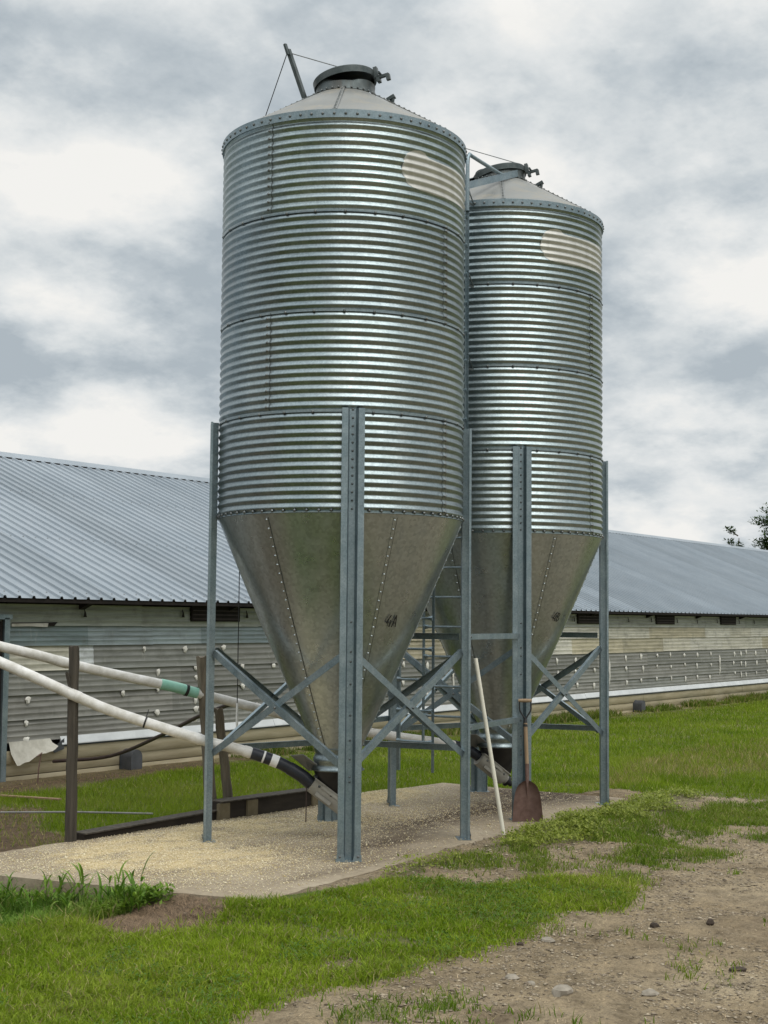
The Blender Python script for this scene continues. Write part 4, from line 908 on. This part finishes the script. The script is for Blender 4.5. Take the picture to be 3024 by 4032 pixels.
# taller grass along the barn's foot
x, y, r = scatter((11.9, 60, 13.55, 14.0), 70000, 17); k = ((fbm(x * .9, y * .5, 3) > .47 - .02 * (x > 26)) & (x > 17.6) | (np.abs(x - 16.6) < .55) & (r.random(len(x)) < .6))  & (r.random(len(x)) < 14 / x); x, y = x[k], y[k]
hh = .10 * r.uniform(.4, 1.6, len(x)) * np.clip(fbm(x * 2.1, y, 2) * 2.2, .4, 1.8)
tag(blades('tall_grass', x, y, hh, .009 * np.clip(x / 14, 1, 2.5), gcol(x, y, 18, ((.07, .12, .014), (.14, .21, .03)), pdry=.25), .5, 19), 'taller weedy grass growing along the barn foundation', 'grass', kind='stuff')
# straw and dead grass on the bare ground
def straw(name, pts_fn, n, seed, ln, label, dark=1.):
    r = np.random.default_rng(seed); x, y = pts_fn(r, n); n = len(x); a = r.uniform(0, np.pi, n); l = r.uniform(.4, 1, n) * ln; w = r.uniform(.002, .0045, n); z = height(x, y) + .004
    dx, dy = np.cos(a) * l / 2, np.sin(a) * l / 2; t = r.uniform(0, .35, n) * l
    V = np.stack([np.stack([x - dx - dy * w / l, y - dy + dx * w / l, z], -1), np.stack([x - dx + dy * w / l, y - dy - dx * w / l, z], -1), np.stack([x + dx, y + dy, z + t], -1)], 1).reshape(-1, 3)
    k = np.arange(n) * 3; c = (np.array((.22, .155, .088)) * (1 - r.random((n, 1))) + np.array((.42, .33, .21)) * r.random((n, 1))) * np.array((dark, dark ** 1.2, dark ** 1.3))
    tag(np_mesh(name, V, None, np.stack([k, k + 1, k + 2], -1), 'straw_bits', {'col': ('FLOAT_COLOR', np.concatenate([c, np.ones((n, 1))], 1).repeat(3, 0))}), label, 'dead grass', kind='stuff')
straw('dead_grass', lambda r, n: (r.normal(6.98, .34, n), r.normal(6.66, .28, n)), 12000, 31, .09, 'brown dead grass clippings piled by the slab corner', .55)
def dl(r, n):
    x, y = r.uniform(7, 16, n), r.uniform(9.3, 14, n); k = inpoly(x, y, DIRTL) | inpoly(x, y, MOUND); return x[k], y[k]
straw('dry_straw', dl, 30000, 32, .10, 'dry straw and dead grass behind the dark post', .5)
def rd(r, n):
    x, y = r.uniform(5, 15, n), r.uniform(2.2, 6.3, n); k = ~inpoly(x, y, G1); return x[k], y[k]
straw('track_straw', rd, 9000, 33, .045, 'straw bits scattered over the dirt track')
# low broad-leaved weeds along the slab's front edge
def leaves(name, cx, cy, cz, n_l, size, spread, hgt, seed, base, mat='leaf'):
    r = np.random.default_rng(seed); n = len(cx); x = np.repeat(cx, n_l); y = np.repeat(cy, n_l); z = np.repeat(cz, n_l); s = np.repeat(spread, n_l) if hasattr(spread, '__len__') else spread; h = np.repeat(hgt, n_l) if hasattr(hgt, '__len__') else hgt; m = n * n_l
    x = x + r.normal(0, 1, m) * s; y = y + r.normal(0, 1, m) * s; z = z + r.random(m) * h
    a = r.uniform(0, 2 * np.pi, m); tilt = r.uniform(-.2, .9, m); L = size * r.uniform(.6, 1.3, m); W = L * .42
    d = np.stack([np.cos(a) * np.cos(tilt), np.sin(a) * np.cos(tilt), np.sin(tilt)], -1); sd = np.stack([-np.sin(a), np.cos(a), r.uniform(-.4, .4, m)], -1); c = np.stack([x, y, z], -1)
    V = np.stack([c, c + d * L[:, None] * .5 + sd * W[:, None] * .5, c + d * L[:, None], c + d * L[:, None] * .5 - sd * W[:, None] * .5], 1).reshape(-1, 3); k = np.arange(m) * 4
    C = (np.array(base[0]) + (np.array(base[1]) - np.array(base[0])) * r.random((m, 1))); C = np.concatenate([C, np.ones((m, 1))], 1).repeat(4, 0)
    return np_mesh(name, V, np.stack([k, k + 1, k + 2, k + 3], -1), None, mat, {'col': ('FLOAT_COLOR', C)})
x, y, r = scatter((5.4, 7.35, 6.9, 9.2), 26000, 45); k = inpoly(x, y, [(6.3,6.95),(7.15,7.0),(7.28,7.35),(7.1,8.2),(6.95,8.7),(6.2,9.1),(5.5,8.9),(5.6,7.4)]) & (fbm(x * 2.5, y * 2.5, 3) > .40); x, y = x[k], y[k]
tag(blades('corner_grass', x, y, r.uniform(.05, .19, len(x)), r.uniform(.006, .012, len(x)), gcol(x, y, 46, ((.06, .13, .016), (.13, .22, .035)), pdry=.08), .8, 47), 'rank taller grass below the left end of the concrete slab', 'grass', kind='stuff')
x, y, r = scatter((8.4, 15.3, 5.75, 6.75), 9000, 41); xx, yy = edge(x, y, .16); k = inpoly(xx, yy + .20, WEED) & (r.random(len(x)) < np.where(x < 10.6, .45, .7)) & (fbm(x * 2.6, y * 2.6, 2) > np.where(x < 10.8, .45, .34)); x, y = x[k], y[k]
tag(leaves('ground_weeds', x, y, np.maximum(height(x, y), -.02), 8, .034, .034, .03 + .06 * fbm(x * 3, y * 3, 2), 42, ((.14, .18, .026), (.29, .32, .07))), 'low yellow green broadleaf weeds along the slab front edge', 'weeds', kind='stuff')
x, y, r = scatter((4.8, 7.4, 6.6, 8.6), 11000, 43); k = (fbm(x * 2, y * 2, 2) > .45) & (y + (x - 7) * .3 > 7.0) & (x < 7.05 - (y - 8.5) * .2); x, y = x[k], y[k]
tag(leaves('corner_weeds', x, y, height(x, y), 7, .045, .03, .10, 44, ((.10, .185, .02), (.19, .29, .045))), 'mixed broadleaf weeds below the left slab corner', 'weeds', kind='stuff')
x, y, r = scatter((4.5, 9.6, 4.4, 6.9), 5200, 48); xx, yy = edge(x, y); k = inpoly(xx, yy, G1) & (fbm(x * 1.9 + 3, y * 1.9, 3) > .53) & (y < 6.1); x, y = x[k], y[k]
tag(leaves('clover', x, y, height(x, y) + .015, 6, .022, .028, .045, 49, ((.055, .115, .016), (.12, .20, .035))), 'small leaved clover patches among the foreground grass', 'weeds', kind='stuff')
# tall bladed weeds standing at the slab's left end
def tall_weed(pos, hgt, n, seed, label):
    rs = random.Random(seed); bx, by = pos; bz = float(height(np.array([bx]), np.array([by]))[0]) - .01
    V, Q, T, C = [], [], [], []
    def blade(b, az, ln, w, droop, col):
        o = len(V); K = 7; p = Vector(b); el = R_(rs.uniform(35, 78)); side = Vector((-math.sin(az), math.cos(az), 0))
        for i in range(K + 1):
            f = i / K; ww = w * (.55 + .9 * f if f < .35 else 1.0 * (1 - f) / .65 + .02) / 2
            V.append(p + side * ww); V.append(p - side * ww); C.extend([(*col, 1)] * 2); e = el - droop * f * f
            p = p + Vector((math.cos(az) * math.cos(e), math.sin(az) * math.cos(e), math.sin(e))) * ln / K
        Q.extend([(o + 2 * i, o + 2 * i + 1, o + 2 * i + 3, o + 2 * i + 2) for i in range(K)])
    for s in range(n):
        sx, sy = rs.gauss(0, .06), rs.gauss(0, .12); H = hgt * rs.uniform(.45, 1); az0 = rs.uniform(0, 6.28); lx, ly = rs.gauss(0, .12), rs.gauss(0, .12)
        o = len(V); cst = (.05, .10, .02)
        for i in range(4):
            f = i / 3; c = Vector((sx + lx * H * f, sy + ly * H * f, H * .75 * f))
            for k in range(4): V.append(c + Vector((math.cos(k * 1.57), math.sin(k * 1.57), 0)) * .005 * (1.2 - f)); C.append((*cst, 1))
        Q.extend([(o + i * 4 + k, o + i * 4 + (k + 1) % 4, o + i * 4 + 4 + (k + 1) % 4, o + i * 4 + 4 + k) for i in range(3) for k in range(4)])
        for j in range(6):
            f = rs.uniform(.1, 1.); g = rs.uniform(.7, 1.2); col = (.105 * g, .20 * g, .028 * g) if rs.random() < .7 else (.19 * g, .29 * g, .05 * g)
            blade((sx + lx * H * f, sy + ly * H * f, H * .75 * f), az0 + j * 2.4 + rs.uniform(-.4, .4), rs.uniform(.10, .24) * (.6 + hgt), rs.uniform(.014, .028), rs.uniform(.9, 2.5), col)
    o = np_mesh('weed_plant', [tuple(v) for v in V], Q, None, 'leaf', {'col': ('FLOAT_COLOR', C)}, True); o.location = (bx, by, bz)
    tag(o, label, 'weed plant', 'tall weeds at the slab corner')
tall_weed((6.86, 8.05), .38, 12, 51, 'tall upright weed at far left against the slab end')
tall_weed((6.97, 7.55), .46, 17, 52, 'tallest bushy weed in the middle of the slab end')
tall_weed((7.08, 7.12), .36, 13, 53, 'weed with arching drooping blades, rightmost at the slab end')

# ------------------------------------------------------------------ loose bits
def bits(name, x, y, z, s, cols, mat, label, cat, seed, flat=.7):
    r = np.random.default_rng(seed); n = len(x)
    base = np.array([(1, 0, 0), (-.5, .87, 0), (-.5, -.87, 0), (0.1, 0, 1), (0, .1, -.6)]); F = np.array([(0, 1, 3), (1, 2, 3), (2, 0, 3), (1, 0, 4), (2, 1, 4), (0, 2, 4)])
    J = base[None] * r.uniform(.6, 1.3, (n, 5, 3)); a = r.uniform(0, 6.28, n); ca, sa = np.cos(a)[:, None], np.sin(a)[:, None]
    X = J[..., 0] * ca - J[..., 1] * sa; Y = (J[..., 0] * sa + J[..., 1] * ca) ; Z = J[..., 2] * flat
    V = np.stack([X * s[:, None] + x[:, None], Y * s[:, None] + y[:, None], Z * s[:, None] + z[:, None]], -1).reshape(-1, 3)
    T = (F[None] + (np.arange(n) * 5)[:, None, None]).reshape(-1, 3)
    tag(np_mesh(name, V, None, T, mat, {'col': ('FLOAT_COLOR', np.concatenate([cols, np.ones((n, 1))], 1).repeat(5, 0))}), label, cat, kind='stuff')
x, y, r = scatter((7.0, 14.4, 6.35, 9.3), 150000, 61); k = inpoly(x, y, [(7.7,6.4),(14.3,6.85),(14.3,9.15),(7.1,9.25)]) & (r.random(len(x)) < .04 + .62 * feed_at(x, y)); x, y = x[k], y[k]
t = r.random((len(x), 1)); bits('spilled_feed', x, y, .004 + .07 * np.exp(-(((x - 12.7) / .8) ** 2 + ((y - 8.9) / .3) ** 2)) + .02 * np.exp(-(((x - 9.7) / 1.2) ** 2 + ((y - 8.75) / .3) ** 2)), np.clip(r.lognormal(-5.35, .38, len(x)), .0025, .011), np.array((.46, .35, .16)) * (1 - t) + np.array((.82, .74, .54)) * t, 'grain_bits', 'pale yellow feed spilled over the concrete slab', 'spilled feed', 62)
x, y, r = scatter((4.6, 16, 1.8, 6.6), 90000, 63); k = ~inpoly(x, y, G1) & (fbm(x * 1.5, y * 1.5, 3) > .36); x, y = x[k], y[k]; s = np.clip(r.lognormal(-5.0, .6, len(x)), .003, .026)
t = r.random((len(x), 1)); bits('gravel', x, y, height(x, y) + s * .1, s, np.array((.12, .09, .06)) * (1 - t) + np.array((.40, .335, .24)) * t, 'gravel_bits', 'small stones and grit scattered over the dirt track', 'gravel', 64, .30)
def stone(p, s, seed, label, mat='stone', cat='stone', grp='loose stones on the track', fl=.45):
    rs = random.Random(seed); mb = MB(); nu, nv = 10, 6; vs = []
    for j in range(nv + 1):
        th = math.pi * j / nv
        for i in range(nu):
            a = 2 * math.pi * i / nu; q = rs.uniform(.8, 1.15); vs.append((s * q * math.sin(th) * math.cos(a), s * .75 * q * math.sin(th) * math.sin(a), s * fl * math.cos(th)))
    mb.add(vs, [(j * nu + i, (j + 1) * nu + i, (j + 1) * nu + (i + 1) % nu, j * nu + (i + 1) % nu) for j in range(nv) for i in range(nu)])
    z = float(height(np.array([p[0]]), np.array([p[1]]))[0]); o = mb.build(cat if cat == 'stone' else 'dirt_clod', mat, None, 30, (p[0], p[1], z + s * fl * .3)); o.rotation_euler.z = rs.uniform(0, 6); tag(o, label, cat, grp)
stone((6.86, 3.62), .075, 1, 'largest flat pale stone in the lower right track')
stone((7.02, 4.02), .045, 2, 'rounded grey stone on the track below the grass edge')
stone((7.15, 3.25), .05, 3, 'rough whitish stone at the lower right of the track')
stone((7.95, 4.30), .05, 4, 'flat whitish stone close to the grass edge')
stone((6.95, 3.86), .035, 7, 'small pale stone between the flat stone and the grey stone')
stone((8.96, 3.645), .035, 11, 'darkest clod on the right of the track', 'clod', 'dirt clod', 'dark clods on the track', .8)
stone((8.72, 3.93), .04, 12, 'dark clod lying left of the darkest clod on the track', 'clod', 'dirt clod', 'dark clods on the track', .6)
stone((7.92, 3.06), .055, 13, 'flattened dark clod low at the right edge of the track', 'clod', 'dirt clod', 'dark clods on the track', .3)
stone((7.75, 4.38), .028, 14, 'tiny dark clod near the grass edge of the track', 'clod', 'dirt clod', 'dark clods on the track', .6)

# ------------------------------------------------------------------ trees beyond the barn
def tree(pos, H, crown, n_leaf, seed, label, sparse=False):
    rs = random.Random(seed); root = empty('tree', pos); tag(root, label, 'tree', 'trees beyond the barn')
    mb = MB(); mb.tube([(0, 0, -.3), (.05, .03, H * .3), (-.05, .08, H * .62), (.05, .0, H * .9)], [.02 * H + .03, .016 * H, .010 * H, .003 * H], 9); ends = []
    for i in range(16 if not sparse else 9):
        f = rs.uniform(.35, .92); a = rs.uniform(0, 6.28); L_ = crown * rs.uniform(.6, 1.05) * (1.25 - f * .7); p0 = Vector((0, 0.04, H * f)); e = R_(rs.uniform(20, 60)); p1 = p0 + Vector((math.cos(a) * math.cos(e), math.sin(a) * math.cos(e), math.sin(e))) * L_
        mid = p0.lerp(p1, .5) + Vector((0, 0, -.06 * L_)); mb.tube([p0, mid, p1], [.006 * H, .004 * H, .0015 * H], 6); ends += [mid.lerp(p1, t) for t in (.1, .4, .7, 1)] + [p1]
    mb.build('trunk', 'bark', root, 50)
    c = np.array([tuple(e) for e in ends]); per = max(1, n_leaf // len(c)); 
    o = leaves('crown', c[:, 0], c[:, 1], c[:, 2] - .2, per, .26 if not sparse else .24, .36 if not sparse else .13, .55 if not sparse else .35, seed, ((.012, .030, .006), (.045, .085, .016))); o.parent = root
tree((93.4, 32.3, -.1), 10.6, 2.5, 9000, 81, 'dense dark green tree cut by the right edge, beyond the barn')
tree((92.0, 35.2, -.1), 8.6, 1.7, 1100, 84, 'sparse young tree with few leaves showing just above the barn ridge', True)

# ------------------------------------------------------------------ sky, sun, camera
w = bpy.data.worlds.new('World'); w.cycles.sampling_method = 'MANUAL'; w.cycles.sample_map_resolution = 512; SC.world = w; w.use_nodes = True; nt = w.node_tree; nt.nodes.clear()
SUN_EL, SUN_AZ = R_(58), R_(250)                   # azimuth measured from +x
sky = N_(nt, 'ShaderNodeTexSky', sky_type='NISHITA', sun_disc=False, sun_elevation=SUN_EL, sun_rotation=math.pi / 2 - SUN_AZ, air_density=1., dust_density=1.5)
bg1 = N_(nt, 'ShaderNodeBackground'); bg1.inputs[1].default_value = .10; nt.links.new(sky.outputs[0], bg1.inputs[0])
tc = N_(nt, 'ShaderNodeTexCoord'); D = tc.outputs['Generated']
sep = N_(nt, 'ShaderNodeSeparateXYZ'); nt.links.new(D, sep.inputs[0]); Zc = sep.outputs[2]
# cloud deck: project the view direction on a flat layer so that clouds flatten towards the horizon
den = math_(nt, 'ADD', math_(nt, 'MAXIMUM', Zc, 0.), .34)
px = math_(nt, 'DIVIDE', sep.outputs[0], den); py = math_(nt, 'DIVIDE', sep.outputs[1], den)
cb = N_(nt, 'ShaderNodeCombineXYZ'); nt.links.new(px, cb.inputs[0]); nt.links.new(py, cb.inputs[1]); nt.links.new(math_(nt, 'MULTIPLY', Zc, .5), cb.inputs[2])
def shifted(off):
    mp = N_(nt, 'ShaderNodeMapping'); mp.inputs['Location'].default_value = off; nt.links.new(cb.outputs[0], mp.inputs[0]); return mp.outputs[0]
big = noise(nt, shifted((3.1, .4, 0)), 2.3, 3, .5, .2)
def lumps(off):                                   # cauliflower heads: soft cells stirred by fine noise
    v = shifted(off); wv = N_(nt, 'ShaderNodeTexNoise'); wv.inputs['Scale'].default_value = 4.; wv.inputs['Detail'].default_value = 6; wv.inputs['Roughness'].default_value = .6; nt.links.new(v, wv.inputs['Vector'])
    ad = N_(nt, 'ShaderNodeVectorMath', operation='MULTIPLY_ADD'); nt.links.new(wv.outputs['Color'], ad.inputs[0]); ad.inputs[1].default_value = (.34, .34, .34); nt.links.new(v, ad.inputs[2])
    vo = N_(nt, 'ShaderNodeTexVoronoi', feature='SMOOTH_F1'); vo.inputs['Scale'].default_value = 3.6; vo.inputs['Smoothness'].default_value = .4; nt.links.new(ad.outputs[0], vo.inputs['Vector'])
    fine = noise(nt, v, 12., 7, .62)
    return math_(nt, 'ADD', math_(nt, 'SUBTRACT', .95, vo.outputs['Distance']), math_(nt, 'MULTIPLY', fine, .30))
lu = lumps((1.7, 7.2, 0)); lu2 = lumps((1.775, 7.255, .10))
puff = noise(nt, shifted((1.7, 7.2, 0)), 3.4, 9, .58, .1)
grain = noise(nt, shifted((5.2, 1.1, 0)), 15., 6, .62)
rim = math_(nt, 'MULTIPLY', math_(nt, 'SUBTRACT', lu, lu2), 1.1)
tone = math_(nt, 'ADD', math_(nt, 'ADD', math_(nt, 'MULTIPLY', puff, .66), math_(nt, 'MULTIPLY', big, .32)), math_(nt, 'ADD', math_(nt, 'MULTIPLY', math_(nt, 'SUBTRACT', grain, .5), .22), math_(nt, 'ADD', rim, math_(nt, 'MULTIPLY', lu, .55))))
tn = N_(nt, 'ShaderNodeMapRange'); nt.links.new(tone, tn.inputs[0]); tn.inputs[1].default_value = .36; tn.inputs[2].default_value = 1.20
cl = ramp(nt, tn.outputs[0], [(0., (.31, .352, .385)), (.25, (.39, .428, .454)), (.48, (.485, .513, .526)), (.68, (.56, .577, .58)), (1., (.655, .65, .63))])
# an overcast dome is brighter overhead than at the horizon
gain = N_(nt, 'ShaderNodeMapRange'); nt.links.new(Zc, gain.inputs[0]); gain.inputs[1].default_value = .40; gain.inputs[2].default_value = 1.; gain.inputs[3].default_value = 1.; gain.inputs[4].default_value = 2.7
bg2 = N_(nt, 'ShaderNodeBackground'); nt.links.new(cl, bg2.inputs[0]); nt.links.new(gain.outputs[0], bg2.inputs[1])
cov = ramp(nt, math_(nt, 'ADD', math_(nt, 'MULTIPLY', puff, .8), math_(nt, 'MULTIPLY', big, .3)), [(.27, (.75, .75, .75)), (.34, (1, 1, 1))])
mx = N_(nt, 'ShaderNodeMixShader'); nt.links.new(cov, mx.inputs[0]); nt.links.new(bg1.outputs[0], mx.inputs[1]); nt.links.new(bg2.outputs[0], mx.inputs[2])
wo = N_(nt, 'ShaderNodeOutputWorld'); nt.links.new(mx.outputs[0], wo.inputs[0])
sd = bpy.data.lights.new('sun', 'SUN'); sd.energy = 1.1; sd.angle = R_(48); sd.color = (1, .96, .9)
so = bpy.data.objects.new('sun', sd); COL.objects.link(so); so.location = (0, -20, 30)
sv = Vector((math.cos(SUN_EL) * math.cos(SUN_AZ), math.cos(SUN_EL) * math.sin(SUN_AZ), math.sin(SUN_EL))); so.rotation_euler = sv.to_track_quat('Z', 'Y').to_euler()

F_ = 3066.; TH = math.atan(233 / F_); RO = .009; YAW = R_(35)
fw = Vector((math.cos(YAW), math.sin(YAW), 0)); r0 = Vector((math.sin(YAW), -math.cos(YAW), 0)); up = Vector((0, 0, 1))
f = fw * math.cos(TH) + up * math.sin(TH); u0 = -fw * math.sin(TH) + up * math.cos(TH)
rv = r0 * math.cos(RO) + u0 * math.sin(RO); uv = u0 * math.cos(RO) - r0 * math.sin(RO)
cd = bpy.data.cameras.new('camera'); cam = bpy.data.objects.new('camera', cd); COL.objects.link(cam)
cam.matrix_world = Matrix(((rv.x, uv.x, -f.x, 0), (rv.y, uv.y, -f.y, 0), (rv.z, uv.z, -f.z, 1.92), (0, 0, 0, 1)))
cd.sensor_fit = 'HORIZONTAL'; cd.sensor_width = 36; cd.lens = 36 * F_ / 1659; cd.clip_end = 9000; cd.clip_start = .1
SC.camera = cam
SC.view_settings.view_transform = 'Standard'; SC.view_settings.look = 'None'; SC.view_settings.exposure = .45; SC.view_settings.gamma = 1
